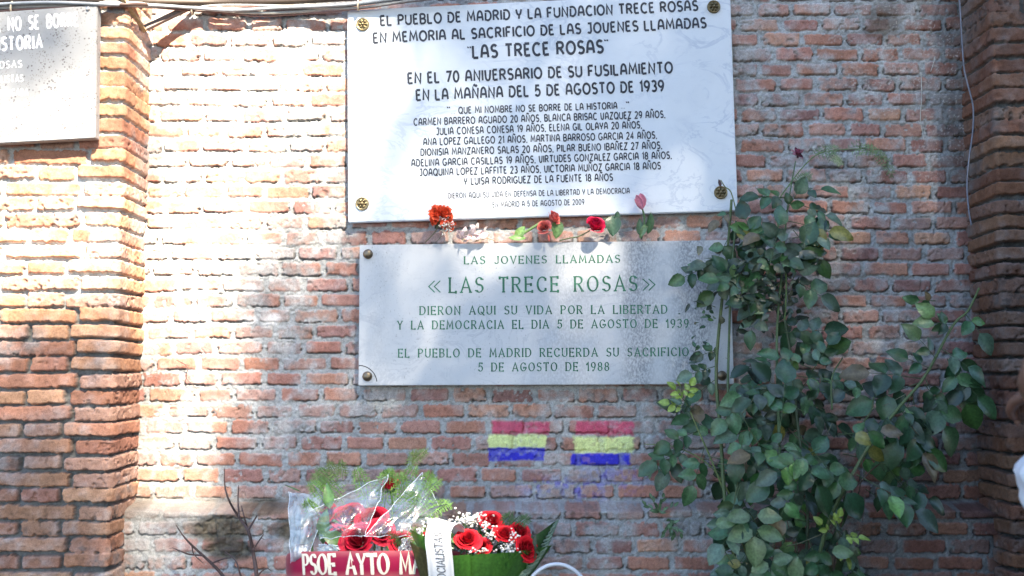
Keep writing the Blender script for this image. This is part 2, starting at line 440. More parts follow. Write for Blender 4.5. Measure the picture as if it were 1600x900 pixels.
# ------------------------------------------------------------------ the tall tree behind the viewer whose crown lets the sun through in patches
def sunplane(p):
    p = np.asarray(p, float); k = (0 - p[..., 1]) / SUN[1]
    return p[..., 0] + SUN[0] * k, p[..., 2] + SUN[2] * k
SPOTS = [  # photograph x, y, radius x, radius y, depth, light let through: crown leaves thinned to place each sun patch
    (385, 170, 205, 175, 0, 1.0), (295, 340, 120, 130, 0, .95), (270, 90, 120, 120, 0, 1.0), (275, 560, 90, 250, 0, .56), (245, 800, 90, 110, -.09, .50),
    (80, 120, 190, 170, -PDEP, .95), (60, 360, 190, 150, -PDEP, .85), (90, 570, 170, 120, -PDEP, .42), (190, 720, 60, 120, -PDEP, .45),
    (560, 120, 40, 130, 0, .6), (590, 250, 75, 110, -.03, .46), (640, 330, 90, 60, -.03, .36), (760, 330, 110, 50, -.03, .35), (660, 470, 65, 95, -.04, .38), (850, 430, 160, 90, -.04, .10), (690, 180, 90, 120, -.03, .25),
    (480, 390, 75, 90, 0, .40), (430, 600, 90, 170, 0, .26), (1330, 540, 90, 90, 0, .16), (520, 835, 90, 70, -.36, .32), (600, 800, 110, 90, -.38, .5), (700, 850, 90, 60, -.44, .26), (790, 845, 60, 50, -.40, .16), (680, 650, 260, 90, 0, .11), (1290, 130, 170, 130, 0, .07), (1330, 420, 130, 120, 0, .09), (890, 355, 110, 34, -.07, .5)]
DARKS = [(440, 262, 62, 34, 0, .5), (640, 75, 62, 50, -.03, .8), (455, 560, 60, 140, 0, .15), (90, 760, 100, 120, -PDEP, .8), (55, 85, 150, 95, -PDEP - .05, .88), (30, 180, 90, 60, -PDEP - .05, .3), (455, 330, 50, 40, 0, .2)]
def light(sx, sz):
    wx, wz = sx + .0, sz
    t = .012 + .050 * np.clip((sz - .55 + .25 * (.4 - sx)) / .7, 0, 1) * np.clip((2.2 - sx) / .9, .2, 1)
    for px, py, rx, ry, dep, a in SPOTS:
        x, z = sunplane(P(px, py, dep)); d = ((sx - x) / (rx / 489 * 1.05)) ** 2 + ((sz - z) / (ry / 489 * 1.05)) ** 2
        t = np.maximum(t, a * np.exp(-(d ** 1.5) * .8))
    for px, py, rx, ry, dep, a in DARKS:
        x, z = sunplane(P(px, py, dep)); d = ((sx - x) / (rx / 489)) ** 2 + ((sz - z) / (ry / 489)) ** 2
        t = t * (1 - a * np.exp(-d * .9))
    return np.clip(t * 1.15, .012, 1)
def shade_tree():
    N = 120000
    sx = rng.uniform(-4.6, 4.6, N); sz = rng.uniform(-3.0, 4.6, N)
    far = np.clip(np.maximum(np.abs(sx) - 2.6, 0) + np.maximum(np.abs(sz - 1.1) - 2.6, 0), 0, 1)
    acc = rng.random(N) < (-np.log(light(sx, sz)) / 4.4) * (1 - .45 * far)
    sx, sz = sx[acc], sz[acc]; n = len(sx)
    dist = rng.uniform(10.5, 15.0, n)
    c = np.stack([sx, 0 * sx, sz], -1) + SUN * dist[:, None]
    L = rng.uniform(.09, .15, n); Wd = L * .55
    nr = rng.normal(size=(n, 3)) * .7 + SUN; nr /= np.linalg.norm(nr, axis=1)[:, None]
    t = np.cross(nr, rng.normal(size=(n, 3))); t /= np.linalg.norm(t, axis=1)[:, None]; b = np.cross(nr, t)
    v = np.stack([c - t * L[:, None] / 2, c + b * Wd[:, None] / 2, c + t * L[:, None] / 2, c - b * Wd[:, None] / 2], 1).reshape(-1, 3)
    root = thing("shade_tree", (3.5, -7.4, 0), "tall leafy tree standing behind the viewer and shading the wall", "tree")
    mb = MB(); mb.v = [tuple(p) for p in v]; mb.f = [(4 * i, 4 * i + 1, 4 * i + 2, 4 * i + 3) for i in range(n)]
    cc = np.array((.05, .10, .035)) * rng.uniform(.6, 1.4, (n, 1)); mb.c = [tuple(k) for k in np.repeat(cc, 4, 0)]
    mb.build("crown", M['leaf'], root, False)
    mb = MB(); b0 = np.array((3.5, -7.4, -.1)); up = lambda x, z, k: np.array((x, 0, z)) + SUN * k
    top = up(1.4, .4, 12.5)
    mb.tube(spline([b0, b0 + (.1, -.1, 2.4), mix(b0, top, .62) + (.1, 0, .1), top], 6), list(np.linspace(.26, .07, 19)), 10, (.12, .09, .07))
    for sx_, sz_ in ((2.6, 1.2), (1.2, 2.2), (3.2, -.4), (.9, 2.9), (2.4, 2.6)):
        s0 = mix(b0, top, .70 + .2 * random.random()); p1 = up(sx_, sz_, 13.2)
        mb.tube(spline([s0, mix(s0, p1, .5) + np.array((0, 0, -.2)), p1], 5), list(np.linspace(.10, .02, 11)), 7, (.12, .09, .07))
    mb.build("trunk", M['wood'], root)
shade_tree()
def grove():  # unseen trees added to keep sunlight off the ground and deepen the shade
    for i, (gx, gy, lb) in enumerate(((-3.5, -5.0, "bushy unseen tree added for shade behind the viewer, nearest the left pier"), (1.5, -5.6, "bushy unseen tree added for shade directly behind the tall tree"), (5.5, -3.6, "bushy unseen tree added for shade on the far right behind the viewer"), (-1.0, -9.5, "bushy unseen tree added for shade in the back row on the left"), (4.5, -9.0, "bushy unseen tree added for shade in the back row on the right"))):
        c = np.array((gx, gy, 0)) + SUN * 9.5; n = 3400
        root = thing("added_grove_tree", (c[0], c[1], 0), lb, "tree", "unseen trees added to shade the ground")
        d = rng.normal(size=(n, 3)); d /= np.linalg.norm(d, axis=1)[:, None]; q = c + d * (rng.random((n, 1)) ** .4) * np.array((2.9, 2.9, 2.3))
        nr = rng.normal(size=(n, 3)); nr /= np.linalg.norm(nr, axis=1)[:, None]; t = np.cross(nr, rng.normal(size=(n, 3))); t /= np.linalg.norm(t, axis=1)[:, None]; b = np.cross(nr, t)
        mb = MB(); mb.v = [tuple(k) for k in np.stack([q - t * .15, q + b * .09, q + t * .15, q - b * .09], 1).reshape(-1, 3)]; mb.f = [(4 * k, 4 * k + 1, 4 * k + 2, 4 * k + 3) for k in range(n)]
        mb.c = [tuple(k) for k in np.repeat(np.array((.05, .095, .035)) * rng.uniform(.6, 1.4, (n, 1)), 4, 0)]; mb.build("crown", M['leaf'], root, False)
        mb = MB(); base = np.array((c[0], c[1], -.1)); mb.tube(spline([base, base + (.1, .1, 2.5), c + (0, 0, -1)], 5), list(np.linspace(.2, .09, 11)), 8, (.12, .09, .07))
        for k in range(5): mb.tube(spline([c + (0, 0, -1.6), c + nrm(d[k]) * .8 + (0, 0, -.5), c + d[k] * 2], 4), list(np.linspace(.08, .02, 9)), 6, (.12, .09, .07))
        mb.build("trunk", M['wood'], root)
    # a dense unseen evergreen on the right, added to darken the lower wall
    c = np.array((2.5, -1.9, 0)); n = 26000; root = thing("added_evergreen", (c[0], c[1], 0), "dense dark evergreen added out of view on the right to darken the lower wall", "tree")
    z = rng.uniform(.1, 3.4, n); rr = np.minimum(1.3, .9 + z * .9) * np.clip((3.6 - z) / 2.0, .05, 1) * rng.random(n) ** .3; a = rng.uniform(0, 2 * math.pi, n)
    q = np.stack([c[0] + rr * np.cos(a), c[1] + rr * np.sin(a), z], -1); nr = rng.normal(size=(n, 3)); nr /= np.linalg.norm(nr, axis=1)[:, None]; t = np.cross(nr, rng.normal(size=(n, 3))); t /= np.linalg.norm(t, axis=1)[:, None]; b = np.cross(nr, t)
    mb = MB(); mb.v = [tuple(k) for k in np.stack([q - t * .06, q + b * .028, q + t * .06, q - b * .028], 1).reshape(-1, 3)]; mb.f = [(4 * k, 4 * k + 1, 4 * k + 2, 4 * k + 3) for k in range(n)]
    mb.c = [tuple(k) for k in np.repeat(np.array((.03, .06, .03)) * rng.uniform(.6, 1.4, (n, 1)), 4, 0)]; mb.build("crown", M['leaf'], root, False)
    mb = MB(); mb.tube([c + (0, 0, -.1), c + (0, 0, 3.2)], [.12, .02], 9, (.10, .07, .05)); mb.build("trunk", M['wood'], root)
grove()

# ------------------------------------------------------------------ lettering: skeleton letters swept with a pen
def arc(cx, cy, rx, ry, a0, a1, n=None):
    n = n or max(4, int(abs(a1 - a0) / 16))
    return [(cx + rx * math.cos(R(a0 + (a1 - a0) * i / n)), cy + ry * math.sin(R(a0 + (a1 - a0) * i / n))) for i in range(n + 1)]
G = {
 'A': (.74, [[(0, 0), (.37, 1), (.74, 0)], [(.12, .32), (.62, .32)]]),
 'B': (.58, [[(0, 0), (0, 1)], [(0, 1)] + arc(.28, .76, .26, .24, 90, -90) + [(0, .52)], [(0, .52)] + arc(.3, .26, .28, .26, 90, -90) + [(0, 0)]]),
 'C': (.68, [arc(.38, .5, .38, .5, 48, 312)]), 'D': (.68, [[(0, 0), (0, 1)], [(0, 1)] + arc(.28, .5, .40, .5, 90, -90) + [(0, 0)]]),
 'E': (.52, [[(0, 0), (0, 1)], [(0, 1), (.5, 1)], [(0, .52), (.42, .52)], [(0, 0), (.52, 0)]]),
 'F': (.5, [[(0, 0), (0, 1)], [(0, 1), (.5, 1)], [(0, .5), (.4, .5)]]),
 'G': (.74, [arc(.38, .5, .38, .5, 48, 335) + [(.73, .42)], [(.44, .42), (.76, .42)]]),
 'H': (.64, [[(0, 0), (0, 1)], [(.64, 0), (.64, 1)], [(0, .52), (.64, .52)]]), 'I': (.02, [[(.01, 0), (.01, 1)]]),
 'J': (.42, [[(.4, 1), (.4, .22)] + arc(.2, .22, .2, .22, 0, -150)]), 'L': (.48, [[(0, 1), (0, 0)], [(0, 0), (.48, 0)]]),
 'M': (.82, [[(0, 0), (.08, 1), (.41, .22), (.74, 1), (.82, 0)]]), 'N': (.66, [[(0, 0), (0, 1), (.66, 0), (.66, 1)]]),
 'O': (.78, [arc(.39, .5, .39, .5, 90, 450, 22)]), 'P': (.56, [[(0, 0), (0, 1)], [(0, 1)] + arc(.28, .74, .27, .26, 90, -90) + [(0, .48)]]),
 'Q': (.78, [arc(.39, .5, .39, .5, 90, 450, 22), [(.46, .26), (.78, -.1)]]),
 'R': (.6, [[(0, 0), (0, 1)], [(0, 1)] + arc(.28, .75, .27, .25, 90, -90) + [(0, .5)], [(.26, .5), (.6, 0)]]),
 'S': (.54, [arc(.28, .75, .25, .25, 32, 270) + arc(.27, .26, .27, .26, 88, -145)]), 'T': (.62, [[(.31, 0), (.31, 1)], [(0, 1), (.62, 1)]]),
 'U': (.62, [[(0, 1), (0, .3)] + arc(.31, .3, .31, .3, 180, 360) + [(.62, 1)]]), 'V': (.68, [[(0, 1), (.34, 0), (.68, 1)]]),
 'X': (.64, [[(0, 0), (.64, 1)], [(0, 1), (.64, 0)]]), 'Y': (.64, [[(0, 1), (.32, .48), (.64, 1)], [(.32, .48), (.32, 0)]]),
 'Z': (.58, [[(.02, 1), (.56, 1), (0, 0), (.58, 0)]]),
 '0': (.56, [arc(.28, .5, .28, .5, 90, 450, 20)]), '1': (.22, [[(0, .8), (.2, 1), (.2, 0)]]),
 '2': (.54, [arc(.27, .72, .25, .28, 160, -35) + [(.02, 0), (.54, 0)]]), '3': (.52, [arc(.25, .76, .24, .24, 145, -90) + arc(.25, .26, .27, .26, 90, -145)]),
 '4': (.58, [[(.42, 0), (.42, 1), (0, .3), (.58, .3)]]), '5': (.54, [[(.48, 1), (.1, 1), (.06, .56)] + arc(.25, .32, .28, .32, 115, -150)]),
 '7': (.52, [[(0, 1), (.52, 1), (.16, 0)]]), '8': (.54, [arc(.27, .75, .23, .25, 90, 450, 16), arc(.27, .26, .27, .26, 90, 450, 16)]),
 '9': (.54, [arc(.27, .7, .27, .3, 0, 360, 18), arc(.1, .7, .44, .72, 0, -75)]),
 '.': (.04, [[(.0, .02), (.06, .02)]]), ',': (.06, [[(.05, .06), (.0, -.14)]]), '"': (.2, [[(.0, 1.05), (.05, .78)], [(.16, 1.05), (.18, .78)]]),
 '<': (.66, [[(.34, .95), (0, .48), (.34, .0)], [(.66, .95), (.32, .48), (.66, .0)]]), '>': (.66, [[(0, .95), (.34, .48), (0, .0)], [(.32, .95), (.66, .48), (.32, .0)]]),
 ' ': (.3, []),
}
G['Ñ'] = (.66, G['N'][1] + [[(.1, 1.2), (.24, 1.3), (.42, 1.18), (.56, 1.28)]])
HOBO = dict(G)
HOBO['A'] = (.66, [[(0, 0), (.06, .5)] + arc(.33, .58, .25, .42, 165, 20) + [(.60, .5), (.66, 0)], [(.08, .36), (.6, .36)]])
HOBO['V'] = (.60, [[(0, 1), (.05, .35)] + arc(.29, .3, .23, .3, 185, 350) + [(.60, 1)]])
HOBO['J'] = (.46, [[(.06, 1), (.40, 1), (.42, .25)] + arc(.22, .24, .2, .24, 0, -150)])
HOBO['D'] = (.66, [[(.02, -.02), (.05, .8)], [(-.04, .96)] + arc(.26, .5, .40, .5, 90, -80) + [(.12, .02)]])
HOBO['N'] = (.64, [[(0, 0), (.05, 1), (.58, .02), (.64, 1)]]); HOBO['Ñ'] = (.64, HOBO['N'][1] + G['Ñ'][1][-1:])
HOBO['M'] = (.84, [[(0, 0), (.1, 1), (.42, .25), (.73, 1), (.84, 0)]])
HOBO['Y'] = (.60, [[(0, 1), (.08, .62)] + arc(.3, .62, .2, .18, 200, 340) + [(.6, 1)], [(.33, .45), (.27, 0)]])
HOBO['E'] = (.5, [[(.03, 0), (0, 1)], [(0, 1), (.46, 1.0)], [(.02, .52), (.4, .54)], [(.03, 0), (.5, .03)]])

def ribbon(pts, wfun, closed):
    pts = np.array(pts, float); n = len(pts)
    if closed: pts = pts[:-1]; n -= 1
    out_l, out_r = [], []
    for i in range(n):
        a = pts[i] - pts[i - 1] if (closed or i > 0) else pts[1] - pts[0]
        b = pts[(i + 1) % n] - pts[i] if (closed or i < n - 1) else pts[-1] - pts[-2]
        a = a / (np.linalg.norm(a) + 1e-9); b = b / (np.linalg.norm(b) + 1e-9)
        na = np.array((-a[1], a[0])) * wfun(a); nb = np.array((-b[1], b[0])) * wfun(b)
        mdir = a + b; nm = np.linalg.norm(mdir)
        if nm < .15: o = na
        else:
            mdir /= nm; nn = np.array((-mdir[1], mdir[0])); ca = max(np.dot(nn, (-a[1], a[0])), .5)
            o = nn * (.5 * (np.linalg.norm(na) + np.linalg.norm(nb))) / ca
        out_l.append(pts[i] + o); out_r.append(pts[i] - o)
    return out_l, out_r
def lay_text(mb, text, W, H, pmap, col, font=G, stroke=.2, contrast=0, serif=0, track=.26, space=None, slant=0, step=.00003):
    """fills width W (along s) and cap height H (along t); pmap(s, t, lift) -> 3D"""
    adv = 0; items = []
    for ch in text:
        w, st = font.get(ch, font[' '])
        if ch == ' ' and space: w = space
        items.append((adv, st, w)); adv += w + track
    tot = adv - track; kx = W / tot; kid = 0
    def wf(d):
        s = stroke * .5
        if not contrast: return s
        v = abs(d[1]); down = 1.0 if d[0] * d[1] <= 0.02 else .72
        return s * mix(1 - contrast, 1.0, v ** 1.3) * (down if v < .97 else 1)
    for x0, st, w in items:
        segs = []
        for s_ in st:
            closed = len(s_) > 4 and abs(s_[0][0] - s_[-1][0]) < 1e-4 and abs(s_[0][1] - s_[-1][1]) < 1e-4
            segs.append((s_, closed))
            if serif and not closed:
                for e, e2 in ((s_[0], s_[1]), (s_[-1], s_[-2])):
                    on = False
                    for o_ in st:
                        if o_ is s_: continue
                        for (ax, ay), (bx, by) in zip(o_[:-1], o_[1:]):
                            L2 = (bx - ax) ** 2 + (by - ay) ** 2 + 1e-9
                            tt = min(max(((e[0] - ax) * (bx - ax) + (e[1] - ay) * (by - ay)) / L2, 0), 1)
                            if math.hypot(ax + tt * (bx - ax) - e[0], ay + tt * (by - ay) - e[1]) < .03: on = True
                    dx, dy = e[0] - e2[0], e[1] - e2[1]
                    if abs(dy) > abs(dx):
                        if not (on and 0.05 < e[1] < .95): segs.append(([(e[0] - serif, e[1]), (e[0] + serif, e[1])], False))
                    elif not on: segs.append(([(e[0], e[1] - .09), (e[0] + .01, e[1] + .12)] if e[1] < .3 else [(e[0] + .01, e[1] - .14), (e[0], e[1] + .07)], False))
        for s_, closed in segs:
            l_, r_ = ribbon(s_, wf, closed); kid += 1
            lift = .0009 + step * (kid % 9)
            f = lambda p: pmap((x0 + p[0] + slant * p[1]) * kx, p[1] * H, lift)
            n = len(l_); vs = [f(p) for p in l_] + [f(p) for p in r_]
            F = [(i, n + i, n + (i + 1) % n, (i + 1) % n) for i in range(n if closed else n - 1)]
            mb.add(vs, F, col)
def plane_text(mb, text, pl_, pr_, hpx, y, col, **kw):
    a, b = P(*pl_, y), P(*pr_, y); W = np.linalg.norm(b - a); ex = (b - a) / W; ez = np.array((-ex[2], 0, ex[0]))
    H = hpx / 489 * 1.0
    lay_text(mb, text, W, H, lambda s, t, lf: a + ex * s + ez * t + np.array((0, -lf, 0)), col, **kw)

# ------------------------------------------------------------------ memorial plaques
def stone_mat(name, base, vein, vein_amt, speck=None, streak=None, rough=.35):
    m = bpy.data.materials.new(name); m.use_nodes = True; nt = m.node_tree; n = nt.nodes; l = nt.links; p = n["Principled BSDF"]
    p.inputs["Roughness"].default_value = rough; p.inputs["Specular IOR Level"].default_value = .4
    geo = n.new("ShaderNodeNewGeometry")
    def mapping(sc, rot=(0, 0, 0)):
        mp = n.new("ShaderNodeMapping"); mp.inputs["Scale"].default_value = sc; mp.inputs["Rotation"].default_value = rot
        l.new(geo.outputs["Position"], mp.inputs["Vector"]); return mp.outputs[0]
    def noise(vec, sc, det=5, ro=.6, dist=0):
        t = n.new("ShaderNodeTexNoise"); t.inputs["Scale"].default_value = sc; t.inputs["Detail"].default_value = det; t.inputs["Roughness"].default_value = ro
        t.inputs["Distortion"].default_value = dist; l.new(vec, t.inputs["Vector"]); return t.outputs["Fac"]
    def rampv(v, a, b, lo, hi):
        r = n.new("ShaderNodeMapRange"); r.interpolation_type = 'SMOOTHSTEP'
        for k, x in zip(("From Min", "From Max", "To Min", "To Max"), (a, b, lo, hi)): r.inputs[k].default_value = x
        l.new(v, r.inputs["Value"]); return r.outputs[0]
    def math_(op, a, b):
        t = n.new("ShaderNodeMath"); t.operation = op
        for i, x in enumerate((a, b)):
            if isinstance(x, (int, float)): t.inputs[i].default_value = x
            else: l.new(x, t.inputs[i])
        return t.outputs[0]
    def blend(c, colb, f):
        mx = n.new("ShaderNodeMix"); mx.data_type = 'RGBA'; l.new(f, mx.inputs["Factor"])
        if isinstance(c, tuple): mx.inputs[6].default_value = (*c, 1)
        else: l.new(c, mx.inputs[6])
        mx.inputs[7].default_value = (*colb, 1); return mx.outputs[2]
    c = blend(base, tuple(x * .86 for x in base), noise(mapping((1, 1, 1)), 9, 6))
    if vein_amt:
        d = mapping((1.0, 1, 1.6), (0, R(38), 0))
        v1 = noise(d, 5.5, 8, .62, 1.2); av = n.new("ShaderNodeMath"); av.operation = 'ABSOLUTE'
        l.new(math_('SUBTRACT', v1, .5), av.inputs[0])
        f = rampv(av.outputs[0], .0, .035, 1, 0); f = math_('MULTIPLY', f, rampv(noise(mapping((1, 1, 1)), 4, 3), .42, .62, 0, vein_amt))
        c = blend(c, vein, f)
        f2 = rampv(noise(d, 16, 8, .7, .8), .52, .75, 0, vein_amt * .55); c = blend(c, vein, f2)
    if streak:
        for (xc, wd, amt) in streak:
            sep = n.new("ShaderNodeSeparateXYZ"); l.new(geo.outputs["Position"], sep.inputs[0])
            wob = math_('MULTIPLY', math_('SUBTRACT', noise(mapping((1, 1, .6)), 9, 4), .5), .12)
            dx = n.new("ShaderNodeMath"); dx.operation = 'ABSOLUTE'; l.new(math_('ADD', math_('SUBTRACT', sep.outputs[0], xc), wob), dx.inputs[0])
            band = rampv(dx.outputs[0], 0, wd, 1, 0)
            g = rampv(noise(mapping((1, 1, .6)), 190, 4, .7), .36, .62, .1, 1)
            c = blend(c, (.17, .18, .195), math_('MULTIPLY', math_('MULTIPLY', band, g), amt))
        g = rampv(noise(mapping((1, 1, .8)), 150, 3, .7), .60, .70, 0, .55); c = blend(c, (.13, .13, .13), math_('MULTIPLY', g, rampv(noise(mapping((1, 1, .7)), 5, 4), .42, .6, 0, 1)))
    if speck:
        for sc, th, cb in speck:
            w = n.new("ShaderNodeTexVoronoi"); w.inputs["Scale"].default_value = sc; l.new(geo.outputs["Position"], w.inputs["Vector"])
            f = rampv(w.outputs["Distance"], th * .7, th, 1, 0)
            f = math_('MULTIPLY', f, rampv(noise(mapping((1, 1, 1)), sc * .22, 2), .5, .56, 0, 1)); c = blend(c, cb, f)
    l.new(c, p.inputs["Base Color"])
    b = n.new("ShaderNodeBump"); b.inputs["Strength"].default_value = .12; b.inputs["Distance"].default_value = .001
    l.new(noise(mapping((1, 1, 1)), 160, 4), b.inputs["Height"]); l.new(b.outputs[0], p.inputs["Normal"])
    return m
M['marble'] = stone_mat("white_veined_marble", (.69, .735, .775), (.38, .44, .54), .5, rough=.3)
M['limestone'] = stone_mat("weathered_pale_stone", (.58, .60, .61), (.33, .36, .40), .4, streak=[(.40, .09, .75), (.575, .12, .85), (.18, .16, .3), (-.42, .07, .15)], rough=.55)
M['granite'] = stone_mat("speckled_granite", (.27, .275, .275), (.18, .18, .18), .3, speck=[(95, .30, (.10, .09, .09)), (170, .33, (.16, .15, .14))], rough=.5)

def slab(name, corners, yf, th, mat, parent, bev=.003):
    bm = bmesh.new(); off = ROOTLOC[parent.name]
    f = [bm.verts.new(P(px, py, yf) - off) for px, py in corners]
    b = [bm.verts.new(P(px, py, yf) + np.array((0, th, 0)) - off) for px, py in corners]
    n = 4
    bm.faces.new(f); bm.faces.new(b[::-1])
    for i in range(n): bm.faces.new((f[i], b[i], b[(i + 1) % n], f[(i + 1) % n]))
    bmesh.ops.recalc_face_normals(bm, faces=bm.faces)
    bmesh.ops.bevel(bm, geom=list(bm.edges), offset=bev, segments=2, affect='EDGES')
    me = bpy.data.meshes.new(name); bm.to_mesh(me); bm.free(); me.materials.append(mat)
    o = link(bpy.data.objects.new(name, me)); o.parent = parent; ROOTLOC[o.name] = off; return o
def lathe(mb, c, prof, n=24, col=(1, 1, 1), mod=None):
    """prof: (radius, forward) turned round the -y axis at c"""
    pts = []; cs = []
    for j, (r, f) in enumerate(prof):
        for k in range(n):
            a = 2 * math.pi * k / n; rr, ff, cc = (r, f, col) if mod is None else mod(r, f, a, j, col)
            pts.append(c + np.array((rr * math.cos(a), -ff, rr * math.sin(a)))); cs.append(cc)
    mb.grid(pts, n, len(prof), cs, True)

BRASS = (.27, .215, .115)
def rosette(px, py, y, parent, tone=1.0, r0=.0215):
    mb = MB(); c = P(px, py, y)
    def mod(r, f, a, j, col):
        k = r / r0; pet = .5 + .5 * math.cos(6 * a)
        ff = f
        if .2 < k < .75: ff += .0045 * pet * math.sin((k - .2) / .55 * math.pi)
        d = 1 - .55 * (1 - pet) * (1 if .25 < k < .75 else 0)
        return r, ff, tuple(x * d * tone for x in col)
    prof = [(r0, -.001), (r0, .003), (r0 * .97, .0055), (r0 * .9, .0068), (r0 * .82, .0058), (r0 * .76, .0045)] + [(r0 * k, .0045) for k in (.68, .6, .5, .4, .3, .24)] + [(r0 * .2, .009), (r0 * .12, .0105), (.0004, .011)]
    lathe(mb, c, prof, 48, BRASS, mod); return mb.build("rosette_screw", M['metal'], parent)
def stud(px, py, y, parent, r0=.0155, col=(.20, .16, .11)):
    mb = MB(); lathe(mb, P(px, py, y), [(r0, -.001), (r0, .002)] + [(r0 * math.cos(R(a)), .002 + r0 * .6 * math.sin(R(a))) for a in (20, 40, 60, 80, 89.5)], 24, col)
    return mb.build("stud", M['metal'], parent)

Y1 = -.034
marble = thing("memorial_plaque", P(848, 340, Y1), "upper white marble memorial plaque with dark lettering and brass rosettes, hung slightly tilted", "plaque", "memorial plaques on the wall")
slab("slab", [(543, 16), (1141, -13), (1153, 329.5), (544, 348)], Y1, .022, M['marble'], marble)
INK = (.022, .026, .036)
HL = [("EL PUEBLO DE MADRID Y LA FUNDACION TRECE ROSAS", (595, 40), (1090, 16), 15.5), ("EN MEMORIA AL SACRIFICIO DE LAS JOVENES LLAMADAS", (584, 67.2), (1103, 43), 15.5),
      ("LAS TRECE ROSAS", (739.5, 90.6), (942, 82), 19.5), ("EN EL 70 ANIVERSARIO DE SU FUSILAMIENTO", (638, 130.7), (1050.5, 113.4), 16.5),
      ("EN LA MAÑANA DEL 5 DE AGOSTO DE 1939", (651, 157), (1036.7, 142), 16.5)]
SL = [("... QUE MI NOMBRE NO SE BORRE DE LA HISTORIA ...", (705, 177.8), (976, 169.5), 10), ("CARMEN BARRERO AGUADO 20 AÑOS, BLANCA BRISAC VAZQUEZ 29 AÑOS,", (647, 196), (1039, 183.5), 10.5),
      ("JULIA CONESA CONESA 19 AÑOS, ELENA GIL OLAYA 20 AÑOS,", (682, 210.6), (1002.5, 200), 10.5), ("ANA LOPEZ GALLEGO 21 AÑOS, MARTINA BARROSO GARCIA 24 AÑOS,", (662, 227), (1026, 216), 10.5),
      ("DIONISIA MANZANERO SALAS 20 AÑOS, PILAR BUENO IBAÑEZ 27 AÑOS,", (657.6, 243.3), (1034, 232), 10.5), ("ADELINA GARCIA CASILLAS 19 AÑOS, VIRTUDES GONZALEZ GARCIA 18 AÑOS,", (643.4, 260), (1049, 247.5), 10.5),
      ("JOAQUINA LOPEZ LAFFITE 23 AÑOS, VICTORIA MUÑOZ GARCIA 18 AÑOS", (656, 274.8), (1032, 264), 10.5), ("Y LUISA RODRIGUEZ DE LA FUENTE 18 AÑOS", (725.3, 288.6), (957.2, 282), 10.5),
      ("DIERON AQUI SU VIDA EN DEFENSA DE LA LIBERTAD Y LA DEMOCRACIA", (700.5, 310), (983.6, 302), 8.2), ("EN MADRID A 5 DE AGOSTO DE 2009", (770, 324), (912.7, 319.5), 8.2)]
for tx, a, b, hh in HL + SL:
    mb = MB(); big = hh > 12
    plane_text(mb, tx, a, b, hh, Y1, INK, font=HOBO, stroke=.22 if big else (.215 if hh > 9 else .19), track=.30 if big else .30, space=.22)
    if tx == "LAS TRECE ROSAS":
        plane_text(mb, '"', (731, 83), (736, 82.8), 10, Y1, INK, stroke=.1); plane_text(mb, '"', (945, 72), (950, 71.8), 10, Y1, INK, stroke=.1)
    if tx.startswith("..."):
        plane_text(mb, '"', (699, 176), (703, 175.9), 9, Y1, INK, stroke=.1); plane_text(mb, '"', (979, 168), (983, 167.8), 9, Y1, INK, stroke=.1)
    mb.build("lettering", M['paint'], marble, False)
for px, py, tn in ((567, 38.5, 1), (1115, 11, .55), (566, 318.5, 1.1), (1126, 301, .7)): rosette(px, py, Y1, marble, tn)

Y2 = -.046
stone = thing("memorial_plaque", P(850, 600, Y2), "lower pale stone memorial plaque with green serif lettering and dark streaks", "plaque", "memorial plaques on the wall")
slab("slab", [(562, 383), (1141, 375), (1147, 600), (560, 602.5)], Y2, .036, M['limestone'], stone, .002)
GRN = (.025, .115, .065)
for tx, a, b, hh, st in (("LAS JOVENES LLAMADAS", (726, 412.5), (968, 410), 11.5, .19), ("LAS TRECE ROSAS", (703, 457), (994.6, 454), 22.5, .17), ("DIERON AQUI SU VIDA POR LA LIBERTAD", (656.5, 491.6), (1041.8, 489.5), 12.5, .19),
                     ("Y LA DEMOCRACIA EL DIA 5 DE AGOSTO DE 1939", (621.5, 514.4), (1075.3, 511.5), 12.5, .19), ("EL PUEBLO DE MADRID RECUERDA SU SACRIFICIO", (623, 558.3), (1075.3, 556), 12.5, .19), ("5 DE AGOSTO DE 1988", (748, 580), (951, 579), 12.5, .19)):
    mb = MB(); plane_text(mb, tx, a, b, hh, Y2, GRN, stroke=st, contrast=.5, serif=.13, track=.44, space=.5)
    if hh > 20:
        plane_text(mb, '<', (670, 457), (688, 456.8), 19, Y2, GRN, stroke=.07); plane_text(mb, '>', (1004.5, 454), (1023.5, 453.8), 19, Y2, GRN, stroke=.07)
    mb.build("lettering", M['paint'], stone, False)
for px, py in ((575, 397), (574, 588), (1122, 389), (1128, 587)): stud(px, py, Y2, stone)
mb = MB(); mb.tube([P(561 + 28 * math.sin(R(a)), 599 - 28 * math.cos(R(a)), Y2) for a in range(0, 86, 6)], .0014, 5, (.03, .03, .03)); mb.build("crack", M['paint'], stone)

